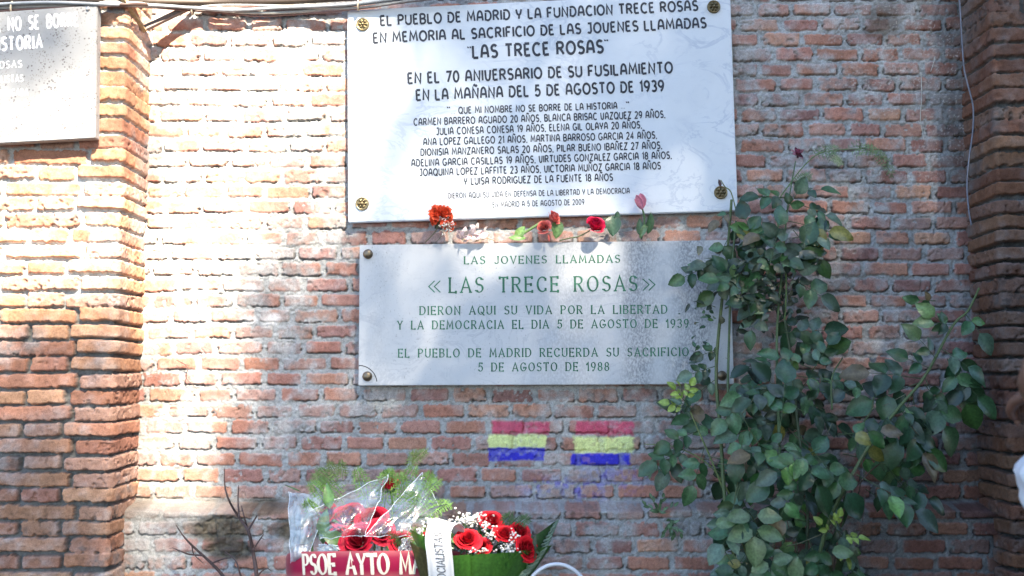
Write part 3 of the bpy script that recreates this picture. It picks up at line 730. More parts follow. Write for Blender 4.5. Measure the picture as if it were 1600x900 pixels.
Y3 = -PDEP - .048
gran = thing("memorial_plaque", P(70, 218, Y3), "speckled grey granite plaque with white lettering on the left brick pier", "plaque", "memorial plaques on the wall")
slab("slab", [(-75, 24), (152, 7.5), (149, 215.5), (-75, 228)], Y3, .030, M['granite'], gran, .002)
WHT = (.66, .66, .65)
PSC = {c_: (w * .6, [[(x * .6, y) for x, y in s_] for s_ in st]) for c_, (w, st) in G.items()}; PSC[' '] = (.22, [])
for tx, a, b, hh, st in (("NOMBRE NO SE BORRE", (-60, 53), (122, 40), 17, .24), ("LA HISTORIA", (-48, 81.5), (66, 75), 17, .24), ("LAS ROSAS", (-45, 109), (34, 105), 9, .18), ("SOCIALISTAS", (-30, 130.5), (36, 127.5), 9, .18), ("EN LA MADRUGADA", (-50, 153), (44, 149), 9, .18), ("DE MADRID", (-40, 177), (32, 174), 9, .18)):
    mb = MB(); plane_text(mb, tx, a, b, hh * 1.12, Y3, WHT, font=PSC, stroke=st * .8, track=.24, space=.3); mb.build("lettering", M['paint'], gran, False)
stud(137.5, 14, Y3, gran, .0065, (.5, .5, .5))

# ------------------------------------------------------------------ cables along the top, bracket, hanging wires
def pts_px(lst, y): return [P(a[0], a[1], a[2] if len(a) > 2 else y) for a in lst]
GREY = (.32, .33, .32); DARK = (.03, .022, .018)
cab = thing("cable_bundle", P(300, 14, -.03), "bundle of pale grey cables sagging along the top of the wall", "cables")
YP = -PDEP - .03
strands = [([(-90, 14, YP), (60, 8, YP), (170, 5, YP), (235, 9, -.13), (300, 13, -.035), (392, 20, -.032), (470, 18, -.03), (545, 9, -.05), (640, -3, -.06), (740, -16, -.06)], .0048, GREY),
           ([(-90, 18, YP), (60, 10, YP), (170, 8, YP), (235, 11, -.13), (300, 14, -.028), (380, 13, -.026), (470, 14, -.028), (545, 6, -.05), (640, -7, -.06), (740, -20, -.06)], .0042, (.27, .28, .28)),
           ([(-90, 9, YP), (60, 5, YP), (170, 3, YP), (235, 6, -.13), (300, 11, -.045), (350, 8, -.042), (430, 9, -.035), (545, 13, -.05), (640, 1, -.066), (740, -10, -.06)], .0040, (.35, .35, .34)),
           ([(-90, 24, YP), (60, 13, YP), (170, 10, YP), (235, 12, -.13), (300, 17, -.03), (360, 21, -.024), (405, 25.5, -.022), (470, 22, -.022), (560, 14, -.052), (640, 3, -.06), (740, -8, -.06)], .0026, (.20, .12, .11)),
           ([(-90, 12, YP - .012), (60, 4, YP - .012), (170, 7, YP - .012), (235, 8, -.14), (300, 12, -.05), (360, 16, -.045), (440, 12, -.04), (545, 7, -.06), (640, -5, -.07), (740, -18, -.07)], .0055, (.24, .27, .30)),
           ([(-90, 4, YP), (60, 0, YP), (160, 1, YP), (240, 3, -.12), (330, 4, -.03), (430, 3, -.03), (560, -4, -.04)], .0105, (.04, .028, .020)),
           ([(-90, 27, YP + .012), (30, 17, YP + .012), (110, 12, YP + .012), (200, 7, YP + .01), (240, 8, -.12), (300, 9, -.02)], .0055, (.06, .035, .028))]
for pp, r_, c_ in strands:
    mb = MB(); mb.tube(spline(pts_px(pp, 0), 7), r_, 8, c_); mb.build("cable", M['cable'], cab)
for px, py, y in ((301, 13, -.038), (20, 12, YP), (560, 7, -.055)):
    mb = MB(); c = P(px, py, y); mb.tube([c + np.array((.001 * math.sin(R(a)), .013 * math.cos(R(a)), .019 * math.sin(R(a)))) for a in range(0, 361, 24)], .003, 6, (.42, .36, .27), False); mb.build("cable_tie", M['cable'], cab)
brk = thing("cable_bracket", P(226, 46, -.16), "brown angled metal bracket carrying the cables at the left brick pier", "bracket")
def bar(mb, a, b, w, d, col):
    a = np.array(a); b = np.array(b); t = nrm(b - a); s = nrm(np.cross(t, (0, 1, 0))); n = np.cross(s, t)
    vs = [a + s * w * i + n * d * j for i, j in ((-1, -1), (1, -1), (1, 1), (-1, 1))] + [b + s * w * i + n * d * j for i, j in ((-1, -1), (1, -1), (1, 1), (-1, 1))]
    mb.add(vs, [(0, 1, 2, 3), (7, 6, 5, 4), (0, 4, 5, 1), (1, 5, 6, 2), (2, 6, 7, 3), (3, 7, 4, 0)], col)
mb = MB(); bar(mb, P(188, -6, YP + .01), P(226, 47, -.10), .0055, .010, (.27, .19, .10)); mb.build("bracket_arm", M['wood'], brk, False)
mb = MB(); bar(mb, P(223, 46, -.10), P(296, 11, -.028), .0075, .008, (.15, .12, .11)); mb.build("bracket_arm", M['wood'], brk, False)
mb = MB(); mb.tube(spline(pts_px([(1497, -14), (1500, 10), (1503, 60), (1507, 110), (1517, 150), (1521, 172), (1520, 205), (1514, 250), (1511, 290), (1514, 330), (1518, 352)], -.115), 5), .0026, 6, (.19, .20, .24))
tag(mb.build("hanging_wire", M['cable']), "thin dark wire hanging down the corner beside the right brick pier", "wire")
for pp, lb in (([(1439, 113), (1440, 150), (1438, 185), (1441, 205), (1443, 219)], "longer dry white tendril clinging to the bricks above the rose bush"), ([(1461, 88), (1458, 100), (1454, 112)], "short dry white tendril near the top of the wall")):
    mb = MB(); mb.tube(spline(pts_px(pp, -.012), 4), [.0014, .0009], 5, (.5, .5, .46)); tag(mb.build("dry_tendril", M['stem']), lb, "tendril", "dry tendrils on the bricks")
mb = MB(); mb.tube(spline(pts_px([(283, 566), (293, 574), (291, 590), (300, 600), (308, 608)], -.02), 4), [.0016, .0008], 5, (.12, .07, .06)); mb.tube(pts_px([(276, 562), (284, 567), (297, 572)], -.02), .001, 5, (.12, .08, .06))
tag(mb.build("dry_twig", M['stem']), "thin curled dry twig stuck to the sunlit bricks", "twig")

# ------------------------------------------------------------------ leaves, petals and other plant pieces
def leaf(mb, base, d, nr, L, Wd, col, fold=.22, droop=.25, nu=7, power=.8):
    base = np.asarray(base, float); d = nrm(d); nr = np.asarray(nr, float); nr = nrm(nr - d * np.dot(nr, d)); s = np.cross(d, nr)
    pts = []; cs = []; cw = random.uniform(-.12, .12); wv = random.uniform(0, 6)
    for j in range(nu + 1):
        t = j / nu; w = Wd * .5 * (math.sin(math.pi * min(t, 1) ** power) ** .75 if 0 < t < 1 else .02)
        for i in (-1, -.55, 0, .55, 1):
            e = 1 + (.05 * math.sin(j * 2.9 + i * 2) if abs(i) == 1 else 0)
            p = base + d * (L * t) + s * (i * w * e) + nr * (fold * abs(i) * w - droop * L * t * t + .035 * L * math.sin(wv + t * 6 + i * 2) * abs(i) + cw * L * i * t * .5)
            pts.append(p); k = 1.0 + (.28 if i == 0 else 0) - .06 * abs(i) + .1 * (random.random() - .5)
            cs.append(tuple(x * k for x in col))
    mb.grid(pts, 5, nu + 1, cs)
GREENS = [(.034, .088, .036), (.046, .105, .042), (.026, .072, .034), (.060, .125, .052), (.066, .108, .070), (.038, .098, .044), (.075, .125, .080)]
def green():
    c = np.array(random.choice(GREENS)) * random.choice((.5, .7, .9, 1.15, 1.4))
    q = random.random()
    if q > .99: c = np.array((.20, .19, .045))
    elif q > .965: c = np.array((.13, .10, .05))
    elif q > .87: c = c * np.array((1.5, 1.5, .9))
    return tuple(c)
def compound(mbl, mbs, base, d, nr, n=5, L=.06, col=None, stemcol=(.06, .10, .04)):
    """a rose leaf: a stalk with paired leaflets and one at the tip"""
    d = nrm(d); nr = nrm(nr - d * np.dot(nr, d)); s = np.cross(d, nr); pairs = (n - 1) // 2; tot = L * (.45 + .62 * pairs)
    cur = lambda t: base + d * tot * t + nr * (-.10 * tot * t * t)
    mbs.tube([cur(t) for t in np.linspace(0, 1, 4)], [.0013, .0008], 4, stemcol, False)
    for k in range(pairs):
        t = .42 + .50 * k / max(pairs - .3, 1)
        for sg in (-1, 1):
            l = L * random.uniform(.72, .95) * (.85 + .15 * k)
            dd = nrm(d * random.uniform(.35, .7) + s * sg * random.uniform(.75, 1) + nr * random.uniform(-.25, .1))
            leaf(mbl, cur(t), dd, nr + s * random.uniform(-.35, .35) + d * random.uniform(-.25, .25), l, l * random.uniform(.62, .76), col() if col else green())
    l = L * random.uniform(.95, 1.15)
    leaf(mbl, cur(1), d + nr * random.uniform(-.3, .05), nr + s * random.uniform(-.2, .2), l, l * random.uniform(.64, .78), col() if col else green())
def rose(mb, c, ax, Rr, col, n=17, opn=.5, hk=1.35):
    ax = nrm(ax); u = nrm(np.cross(ax, (0.3, 1, .2))); w = np.cross(ax, u); c = np.asarray(c, float)
    for i in range(n):
        fr = i / (n - 1); a0 = i * 2.39996 + random.uniform(-.2, .2); r = Rr * (.10 + .80 * fr ** .8); hgt = Rr * hk * (1.12 - .34 * fr); half = mix(1.9, .92, fr ** .6)
        pts = []; cs = []; nu, nv = 7, 6; k0 = random.uniform(.72, 1.22) * (.70 + .36 * fr); r *= random.uniform(.90, 1.10)
        for j in range(nv):
            v = j / (nv - 1)
            for i_ in range(nu):
                s_ = -1 + 2 * i_ / (nu - 1); th = a0 + half * s_ * (.45 + .55 * v)
                rr = r * (.30 + .70 * math.sin(min(v * 1.25, 1) * math.pi / 2)) + opn * fr * Rr * .62 * v ** 3.5 * (1 - .25 * abs(s_)) + .03 * Rr * math.sin(3 * s_ + i)
                z = hgt * v * (1 - .17 * s_ * s_ * v) - opn * fr * Rr * .42 * v ** 5 - .25 * Rr
                pts.append(c + (u * math.cos(th) + w * math.sin(th)) * rr + ax * z)
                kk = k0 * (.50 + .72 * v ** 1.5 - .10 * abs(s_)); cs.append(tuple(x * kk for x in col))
        mb.grid(pts, nu, nv, cs)
def sepals(mb, c, ax, Rr, col):
    ax = nrm(ax); u = nrm(np.cross(ax, (.3, 1, .2))); w = np.cross(ax, u)
    for k in range(5):
        a = k * 1.2566; o = u * math.cos(a) + w * math.sin(a)
        leaf(mb, np.asarray(c) - ax * Rr * .3 + o * Rr * .1, o * .9 + ax * .15, ax, Rr * .95, Rr * .3, col, .1, .35, 5)
def fern(mb, base, d, L, col, nr=(0, -1, .2), k=26, wid=.30, droop=.25):
    base = np.asarray(base, float); d = nrm(d); nr = nrm(np.array(nr) - d * np.dot(nr, d)); s = np.cross(d, nr)
    cur = lambda t: base + d * L * t - np.array((0, 0, 1)) * droop * L * t * t
    mb.tube([cur(t) for t in np.linspace(0, 1, 7)], [.0011, .0004], 4, col, False)
    for i in range(k):
        t = .12 + .86 * i / k; b = cur(t); sg = 1 if i % 2 else -1
        l = L * wid * (1.05 - t) * random.uniform(.7, 1.2) + .006; dd = nrm(d * .75 + s * sg * .8 + nr * random.uniform(-.3, .3)); n2 = nrm(np.cross(dd, nr))
        m_ = max(2, int(l / .013)); kc = random.uniform(.75, 1.3); cc = tuple(x * kc for x in col)
        for q in range(m_):
            e = b + dd * l * (q + .6) / m_; nl = .014 * (1.1 - .6 * q / m_)
            for sg2 in (-1, 1):
                o = nrm(dd * .8 + n2 * sg2 * .75 + nr * random.uniform(-.4, .4)); wv = np.cross(o, nr) * .0014
                mb.add([e - wv, e + wv, e + o * nl + wv * .3, e + o * nl - wv * .3], [(0, 1, 2, 3)], cc)

# ------------------------------------------------------------------ the big rose bush
bush = thing("rose_bush", (.80, -.30, 0), "tall climbing rose bush with dark green leaves growing in front of the wall", "rose bush")
CANES = [([(1165, 960, -.30), (1135, 800, -.27), (1126, 680, -.22), (1119, 580, -.17), (1128, 470, -.14), (1137, 390, -.12), (1143, 312, -.10)], .0062, .0042, (.085, .12, .045)),
         ([(1185, 960, -.30), (1150, 760, -.27), (1138, 640, -.22), (1139, 530, -.17), (1143, 430, -.15), (1150, 345, -.14)], .005, .003, (.07, .11, .05)),
         ([(1230, 980, -.33), (1222, 800, -.30), (1216, 640, -.25), (1214, 520, -.20), (1222, 420, -.18), (1230, 330, -.16), (1243, 252, -.14)], .0062, .0018, (.075, .12, .05)),
         ([(1226, 500, -.20), (1228, 430, -.18), (1214, 330, -.15), (1236, 285, -.12), (1274, 243, -.10), (1312, 234, -.07), (1352, 232, -.05)], .0026, .0011, (.12, .19, .06)),
         ([(1260, 980, -.33), (1290, 830, -.33), (1350, 710, -.31), (1402, 640, -.28), (1445, 588, -.24), (1488, 510, -.20), (1512, 486, -.18), (1530, 450, -.16)], .006, .003, (.10, .14, .05)),
         ([(1250, 980, -.33), (1262, 800, -.30), (1246, 660, -.25), (1236, 560, -.20), (1226, 500, -.20)], .005, .0035, (.05, .07, .035)),
         ([(1290, 980, -.30), (1318, 800, -.30), (1352, 745, -.28), (1378, 722, -.25)], .0035, .002, (.09, .06, .04)),
         ([(1200, 960, -.28), (1128, 760, -.25), (1090, 670, -.20), (1072, 628, -.18)], .0034, .0018, (.12, .16, .05)),
         ([(1210, 980, -.28), (1175, 850, -.25), (1120, 740, -.22), (1060, 700, -.18), (1006, 694, -.10)], .003, .0012, (.16, .20, .06)),
         ([(1300, 640, -.28), (1300, 590, -.25), (1316, 560, -.2)], .003, .002, (.09, .13, .05)),
         ([(1350, 660, -.30), (1362, 640, -.30), (1365, 620, -.3)], .0028, .002, (.06, .09, .03))]
for pp, r0, r1, c_ in CANES:
    pts = spline(pts_px(pp, 0), 7)
    if pp[0][1] > 940: pts = [np.array((mix(pts[0][0], .80, .7), -.30 + .05 * random.random(), -.02))] + pts
    mb = MB(); mb.tube(pts, list(np.linspace(r0, r1, len(pts))), 7, c_)
    for p in pts[2::3]:                                            # thorns
        o = nrm(rng.normal(size=3)); mb.tube([p, p + o * (r0 + .005)], [.0016, .0002], 4, (.16, .10, .06), False)
    mb.build("cane", M['stem'], bush)
fol, stk = MB(), MB()
def face(): return np.array((random.gauss(0, .38), -1.0 + random.gauss(0, .2), .62 + random.gauss(0, .38)))
def cl(px, py, y, ang, n=5, L=.062, col=None, nrv=None):
    a = R(ang); d = np.array((math.cos(a), -.18 + random.gauss(0, .12), math.sin(a)))
    compound(fol, stk, P(px, py, y), d, nrv if nrv is not None else face(), n, L, col)
# leaves placed where single sprays stand clear of the mass: x, y, depth, direction, leaflets, size
for a in ((1132, 405, -.14, 190, 3, .062), (1112, 412, -.14, 205, 5, .055), (1138, 372, -.13, 240, 3, .070), (1142, 330, -.12, 215, 3, .045), (1150, 345, -.14, -75, 3, .062), (1160, 350, -.14, -60, 3, .04),
          (1122, 545, -.16, 200, 3, .045), (1119, 572, -.16, 195, 5, .046), (1122, 590, -.16, 215, 3, .06), (1118, 480, -.15, 160, 3, .035),
          (1250, 300, -.15, 10, 3, .058), (1246, 318, -.16, -20, 5, .056), (1236, 310, -.16, 175, 5, .060), (1230, 345, -.17, -15, 5, .075), (1228, 350, -.17, 200, 5, .062), (1240, 360, -.17, -55, 5, .068), (1238, 372, -.18, 5, 5, .062), (1225, 385, -.18, 230, 5, .066), (1228, 330, -.17, 60, 3, .055), (1222, 400, -.18, 190, 5, .07),
          (1226, 430, -.18, -30, 5, .072), (1222, 440, -.19, 215, 5, .066), (1216, 470, -.19, 180, 5, .062), (1214, 480, -.19, -60, 5, .07), (1190, 440, -.18, 180, 5, .06), (1185, 470, -.18, 250, 5, .056), (1165, 460, -.17, 130, 5, .056), (1160, 430, -.16, 60, 5, .055), (1198, 415, -.18, 120, 5, .058),
          (1225, 520, -.2, 5, 5, .068), (1228, 560, -.2, 15, 5, .072), (1235, 585, -.2, -10, 5, .076), (1240, 600, -.22, -45, 5, .07), (1218, 560, -.21, 190, 5, .06), (1216, 600, -.22, 205, 5, .07), (1225, 620, -.23, 250, 5, .072), (1250, 640, -.24, -20, 5, .072),
          (1440, 592, -.24, 170, 5, .074), (1436, 598, -.25, 200, 5, .070), (1430, 606, -.25, 240, 5, .078), (1444, 588, -.24, 290, 5, .075), (1425, 612, -.26, 280, 5, .064), (1452, 575, -.24, 155, 3, .05), (1462, 560, -.23, 130, 3, .058), (1490, 508, -.2, 172, 3, .05), (1484, 516, -.2, 140, 3, .05), (1508, 490, -.19, -60, 3, .055), (1470, 545, -.22, -35, 3, .07), (1492, 545, -.22, -75, 3, .080), (1480, 560, -.23, -70, 5, .07), (1495, 585, -.23, -50, 3, .066), (1462, 470, -.16, 180, 3, .04),
          (1402, 640, -.28, -20, 3, .05), (1408, 640, -.28, -65, 5, .066), (1390, 655, -.28, -40, 5, .066), (1445, 600, -.26, -60, 3, .042), (1350, 700, -.3, 30, 5, .06), (1376, 724, -.26, -10, 5, .05), (1384, 728, -.27, -50, 5, .062), (1396, 745, -.28, -30, 5, .055),
          (1092, 672, -.2, 200, 5, .058), (1080, 690, -.2, 230, 5, .066), (1068, 702, -.2, 200, 5, .058), (1085, 640, -.19, 150, 3, .04), (1100, 700, -.22, 250, 5, .068), (1350, 600, -.28, 200, 3, .055)):
    cl(*(a if a[0] < 1390 else a[:5] + (a[5] * 1.2,)))
yg = lambda: tuple(np.array((.26, .36, .07)) * random.uniform(.85, 1.2))
for a in ((1072, 630, -.19, 125, 5, .030), (1070, 628, -.19, 70, 5, .030), (1074, 640, -.19, 160, 5, .032), (1068, 622, -.19, 100, 3, .028), (1300, 830, -.40, 60, 5, .026), (1310, 838, -.40, 0, 5, .032), (1306, 842, -.4, -60, 5, .032), (1298, 834, -.4, 130, 3, .03)): cl(*a, col=yg)
# the mass
def inside(px, py):
    e = lambda cx, cy, rx, ry: ((px - cx) / rx) ** 2 + ((py - cy) / ry) ** 2 < 1
    return e(1238, 740, 92, 130) or e(1245, 870, 88, 120) or e(1235, 640, 62, 90) or e(1135, 730, 20, 45) or e(1325, 750, 36, 50) or e(1200, 450, 68, 48)
cnt = 0
while cnt < 112:
    px, py = random.uniform(1055, 1420), random.uniform(400, 990)
    if not inside(px, py): continue
    if py < 500 and random.random() < .55: continue
    cnt += 1; y = random.uniform(-.46, -.16) if py > 600 else random.uniform(-.26, -.14)
    ang = math.degrees(math.atan2(-(py - 700) * .5 - 60 + random.gauss(0, 70), (px - 1232) + random.gauss(0, 90)))
    cl(px, py, y, ang, random.choice((5, 5, 3, 7)), random.uniform(.052, .080))
for k in range(190):                                                # small, dry and torn leaves in the tangle at the upper left
    px, py = random.gauss(1193, 32), random.gauss(448, 30)
    leaf(fol, P(px, py, random.uniform(-.24, -.12)), rng.normal(size=3), face(), random.uniform(.018, .045), random.uniform(.008, .022), tuple(np.array(random.choice(((.02, .032, .02), (.025, .04, .025), (.04, .07, .04), (.03, .05, .03), (.09, .10, .06)))) * random.uniform(.7, 1.2)))
for k in range(30):
    px, py = random.gauss(1104, 14), random.uniform(450, 590)
    leaf(fol, P(px, py, random.uniform(-.18, -.1)), rng.normal(size=3), face(), random.uniform(.012, .026), random.uniform(.006, .014), green())
# a broad pale spray of five leaflets at the front
for (px, py, ang, L) in ((1172, 806, 180, .066), (1183, 806, 0, .066), (1175, 828, 195, .072), (1183, 828, -15, .072), (1179, 838, -90, .080), (1118, 818, 5, .052), (1208, 878, 20, .054), (1200, 880, 200, .052), (1300, 862, 0, .056), (1240, 905, 80, .06)):
    a = R(ang); leaf(fol, P(px, py, -.47), (math.cos(a), -.25, math.sin(a)), (random.gauss(0, .15), -1, .75), L, L * .72, tuple(np.array((.10, .16, .07)) * random.uniform(.8, 1.15)), .12, .15)
fol.build("foliage", M['leaf'], bush)
for k in range(46):                                                # bare side twigs tying the sprays to the canes
    px, py = random.uniform(1120, 1370), random.uniform(600, 900)
    p0 = P(px, py, random.uniform(-.36, -.2)); d = nrm(rng.normal(size=3) + (0, -.3, .5)); stk.tube([p0, p0 + d * .05 + (0, 0, -.005), p0 + d * .11], [.0018, .001], 4, random.choice(((.07, .10, .04), (.10, .07, .05), (.16, .16, .10))), False)
mb = stk; mb.build("stalks", M['stem'], bush)
for a0, a1, d, L, dr in (((1268, 246, -.10), 0, (1, -.1, .45), .09, .1), ((1290, 240, -.09), 0, (.7, -.1, -.35), .05, .2), ((1318, 234, -.07), 0, (1, -.1, .1), .10, .15), ((1345, 232, -.05), 0, (1, 0, -.1), .08, .3), ((1362, 234, -.04), 0, (.8, 0, -.7), .09, .3), ((1240, 290, -.12), 0, (.5, -.2, .4), .06, .1)):
    mb = MB(); fern(mb, P(*a0), d, L, (.13, .21, .09), k=14, wid=.30, droop=dr); mb.build("young_shoot", M['leaf'], bush)
mb = MB(); c = P(1246, 240, -.14); rose(mb, c, (.25, -.4, .8), .014, (.30, .08, .13), 9, 1.1); 
for k in range(7): leaf(mb, c, rng.normal(size=3) + (0.2, 0, .5), (0, -1, 0), .024, .011, random.choice(((.10, .02, .04), (.35, .16, .2), (.06, .02, .03))), .1, .2, 4)
mb.build("withered_bloom", M['petal'], bush)
mb = MB(); leaf(mb, P(1243, 401, -.2), (1, -.1, -.03), (0, -.6, 1), .082, .010, (.62, .66, .62), .5, .05, 8); mb.build("dry_stalk", M['stem'], bush)
mb = MB(); mb.tube(spline(pts_px([(1150, 328, -.11), (1142, 300, -.075), (1133, 292, -.065), (1126, 281, -.06)], 0), 5), [.0022, .0016], 6, (.14, .16, .06)); leaf(mb, P(1126, 292, -.065), (-.25, -.1, 1), (0, -1, 0), .026, .011, (.07, .04, .04), .4, 0, 5); mb.build("dry_shoot", M['stem'], bush)

# ------------------------------------------------------------------ small weeds and the dead shrub
for (px, py, y, dirs, lb) in ((1030, 800, -.10, ((-1, -.4, .5), (.2, -.4, 1), (1, -.3, .4), (-.6, -.4, 1)), "small fern weed sprouting from the wall left of the rose bush"), (1048, 812, -.11, ((.1, -.6, -1), (-.5, -.5, -.9), (.6, -.5, -.8), (0, -.5, -.5)), "lower pale weed drooping from a joint beside the rose bush"), (1022, 716, -.01, ((-.8, -.4, -.5), (.3, -.5, -.8), (-.3, -.4, -.9)), "tiny weed in a joint to the right of the painted flags")):
    mb = MB()
    for d in dirs:
        for t in range(5):
            leaf(mb, P(px, py, y) + nrm(d) * .012 * t, nrm(d) + rng.normal(size=3) * .5, (0, -1, .5), .022, .010, tuple(np.array((.10, .17, .08)) * random.uniform(.7, 1.2)), .2, .2, 4)
    tag(mb.build("wall_weed", M['leaf']), lb, "weed", "weeds in the joints")
shrub = thing("dead_shrub", P(395, 960, -.22) * np.array((1, 1, 0)), "leafless dead shrub with bare dark twigs at the foot of the sunlit wall", "shrub")
for pp, r0, r1 in (([(420, 1010), (405, 960), (401, 900), (396, 866), (388, 830), (373, 808), (357, 780), (351, 755), (351, 732)], .008, .0012), ([(374, 810), (372, 785), (373, 758)], .003, .0012), ([(388, 828), (396, 815), (402, 805)], .004, .002), ([(386, 824), (381, 805), (377, 790)], .003, .0012),
                   ([(400, 980), (352, 905), (330, 880), (301, 853), (287, 838), (275, 820)], .0062, .0014), ([(318, 868), (295, 866), (282, 861), (270, 856)], .003, .0012), ([(331, 880), (346, 874), (362, 871)], .003, .0013), ([(395, 860), (404, 846), (412, 835)], .0032, .0013), ([(385, 930), (375, 896), (368, 876), (352, 862)], .004, .0012), ([(402, 900), (415, 888), (424, 892)], .003, .001), ([(300, 853), (303, 866), (318, 880)], .002, .001)):
    pts = spline(pts_px([(a, b, -.20 + .02 * math.sin(a)) for a, b in pp], 0), 5)
    if pp[0][1] > 970: pts = [np.array((pts[0][0] + .01, -.22, -.02))] + pts
    mb = MB(); mb.tube(pts, list(np.linspace(r0, r1, len(pts))), 6, (.085, .055, .05))
    for p in pts[3::4]: mb.tube([p, p + nrm(rng.normal(size=3)) * .012], [.0012, .0006], 4, (.085, .055, .05), False)
    mb.build("branch", M['stem'], shrub)

# ------------------------------------------------------------------ loose flowers lying on the top edge of the lower plaque
YF = -.055
LFG = (.10, .20, .06)
t = thing("carnation", P(678, 380, YF), "orange red carnation with white filler flowers at the left end of the ledge", "flower", "loose flowers on the plaque ledge")
mb = MB()
for (px, py, rr, n) in ((688, 338, .041, 70), (701, 352, .024, 30)):
    c = P(px, py, YF - .02)
    for k in range(n):
        d = nrm(rng.normal(size=3) * (1, .7, .8) + (0, -.5, .35)); s = nrm(np.cross(d, rng.normal(size=3))); nn = np.cross(d, s); L = rr * random.uniform(.75, 1.05); cc = np.array((.85, .14, .06)) * random.uniform(.7, 1.2); pts = []; cs = []
        for j in range(4):
            tt = .15 + .85 * j / 3
            for i in range(6):
                q = -1 + i * .4; pts.append(c + d * L * tt * (1 - .08 * q * q) + s * q * L * .34 * tt + nn * L * .10 * tt * math.sin(q * 7 + k) + (d * .06 * L * (i % 2) if j == 3 else 0)); cs.append(cc * (.7 + .4 * tt))
        mb.grid(pts, 6, 4, cs)
mb.build("bloom", M['petal'], t)
mb = MB(); c0 = P(694, 352, YF - .03)
for k in range(55):
    d = nrm(rng.normal(size=3) + (.6, -.3, .1)); p = c0 + d * random.uniform(.012, .034); mb.tube([c0, p], [.0006, .0005], 3, (.55, .55, .42), False)
    for q in range(3): leaf(mb, p, rng.normal(size=3), (0, -1, 0), .006, .003, (.75, .73, .66), .1, .1, 3)
mb.build("filler", M['petal'], t)
mb = MB(); mb.tube(spline([P(688, 345, YF - .01), P(680, 362, YF - .01), P(664, 379, YF)], 5), .0018, 5, (.20, .17, .10)); mb.tube(spline([P(695, 352, YF - .01), P(690, 368, YF - .01), P(680, 380, YF)], 5), .0012, 5, (.20, .17, .10))
for k in range(5): leaf(mb, P(686, 346, YF - .012), (random.gauss(0, .5), -.2, -1), (0, -1, 0), .026, .012, (.07, .10, .06), .2, .2, 4)
mb.build("stem", M['stem'], t)
t = thing("dried_rose", P(738, 380, YF), "faded dried pinkish white rose lying on the plaque ledge beside the carnation", "flower", "loose flowers on the plaque ledge")
mb = MB()
for k in range(34):
    c = P(random.gauss(738, 9), random.gauss(366, 4), YF + random.uniform(-.02, .0)); d = nrm(rng.normal(size=3) * (1, .5, .8) + (0, -.2, .25)); cc = np.array((.70, .60, .58)) * random.uniform(.75, 1.2) * (1, random.uniform(.9, 1.05), 1)
    leaf(mb, c, d, rng.normal(size=3) + (0, -.8, .3), random.uniform(.018, .030), random.uniform(.012, .022), tuple(cc), random.uniform(-.6, .8), random.uniform(-.4, .6), 6)
mb.build("bloom", M['petal'], t)
mb = MB(); mb.tube(spline([P(752, 368, YF), P(764, 373, YF), P(774, 376, YF)], 4), .0013, 5, (.35, .28, .16))
for k in range(5): leaf(mb, P(722 + k * 9, 374, YF - .01), (random.gauss(0, 1), -.3, random.gauss(0, .4)), (0, -1, .4), .022, .006, (.45, .36, .24), .3, .2, 4)
mb.build("stem", M['stem'], t)
t = thing("orange_rose", P(845, 378, YF), "pair of coral orange roses with pale green leaves on the plaque ledge", "flower", "loose flowers on the plaque ledge")
for px, py, rr, ax in ((862, 342, .022, (.7, -.5, .5)), (851, 357, .021, (-.3, -.8, .3))):
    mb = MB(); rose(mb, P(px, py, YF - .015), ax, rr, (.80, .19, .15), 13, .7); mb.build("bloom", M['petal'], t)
mb = MB(); leaf(mb, P(872, 345, YF - .01), (-.1, -.3, -1), (.2, -1, .3), .058, .04, (.13, .24, .08), .2, .2); leaf(mb, P(806, 371, YF), (.75, -.2, .9), (.2, -1, .2), .045, .030, (.22, .38, .10), .2, .1); leaf(mb, P(822, 372, YF), (-1, -.2, .05), (0, -1, .5), .055, .022, (.20, .36, .10), .2, .1); leaf(mb, P(857, 366, YF - .02), (.1, -.2, -1), (0, -1, 0), .024, .008, (.60, .10, .07), .2, .1)
mb.build("leaves", M['leaf'], t)
mb = MB(); mb.tube(spline([P(800, 374, YF), P(822, 362, YF), P(848, 346, YF)], 5), .0045, 6, (.22, .34, .12)); mb.build("stem", M['stem'], t)
t = thing("red_rose", P(927, 376, YF), "single crimson rose with a dark leaf on the ledge beside the tulip", "flower", "loose flowers on the plaque ledge")
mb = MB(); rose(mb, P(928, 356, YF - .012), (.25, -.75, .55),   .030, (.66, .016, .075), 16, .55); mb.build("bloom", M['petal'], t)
mb = MB(); mb.tube(spline([P(922, 360, YF), P(905, 369, YF), P(890, 372, YF), P(874, 376, YF)], 4), .0020, 5, (.10, .14, .06)); mb.tube(spline([P(935, 350, YF), P(944, 342, YF), P(960, 338, YF)], 4), .0014, 5, (.16, .2, .08)); mb.build("stem", M['stem'], t)
mb = MB(); leaf(mb, P(957, 337, YF - .01), (.02, -.25, -1), (.1, -1, .2), .066, .052, (.035, .085, .05), .18, .15); leaf(mb, P(963, 344, YF - .01), (.2, 0, 1), (.3, -1, 0), .03, .022, (.035, .08, .05), .3, .1); mb.build("leaves", M['leaf'], t)
t = thing("tulip", P(1003, 376, YF), "pink tulip standing in front of the marble at the right end of the plaque ledge", "flower", "loose flowers on the plaque ledge")
mb = MB(); c = P(1004, 327, YF - .02)
for k, (dx, w) in enumerate(((-.30, .022), (.0, .026), (.12, .024), (-.14, .024), (.05, .022))): leaf(mb, c + np.array((0, .006 * (k - 2), 0)), (dx - .18, -.1 + .05 * k, 1), (dx * 2, -1, 0), .050, w, tuple(np.array((.66, .25, .33)) * (.85 + .08 * k)), .5, -.05, 7, 1.0)
leaf(mb, c, (-.75, -.2, .9), (-.3, -1, 0), .042, .014, (.46, .17, .22), .4, .1); mb.build("bloom", M['petal'], t)
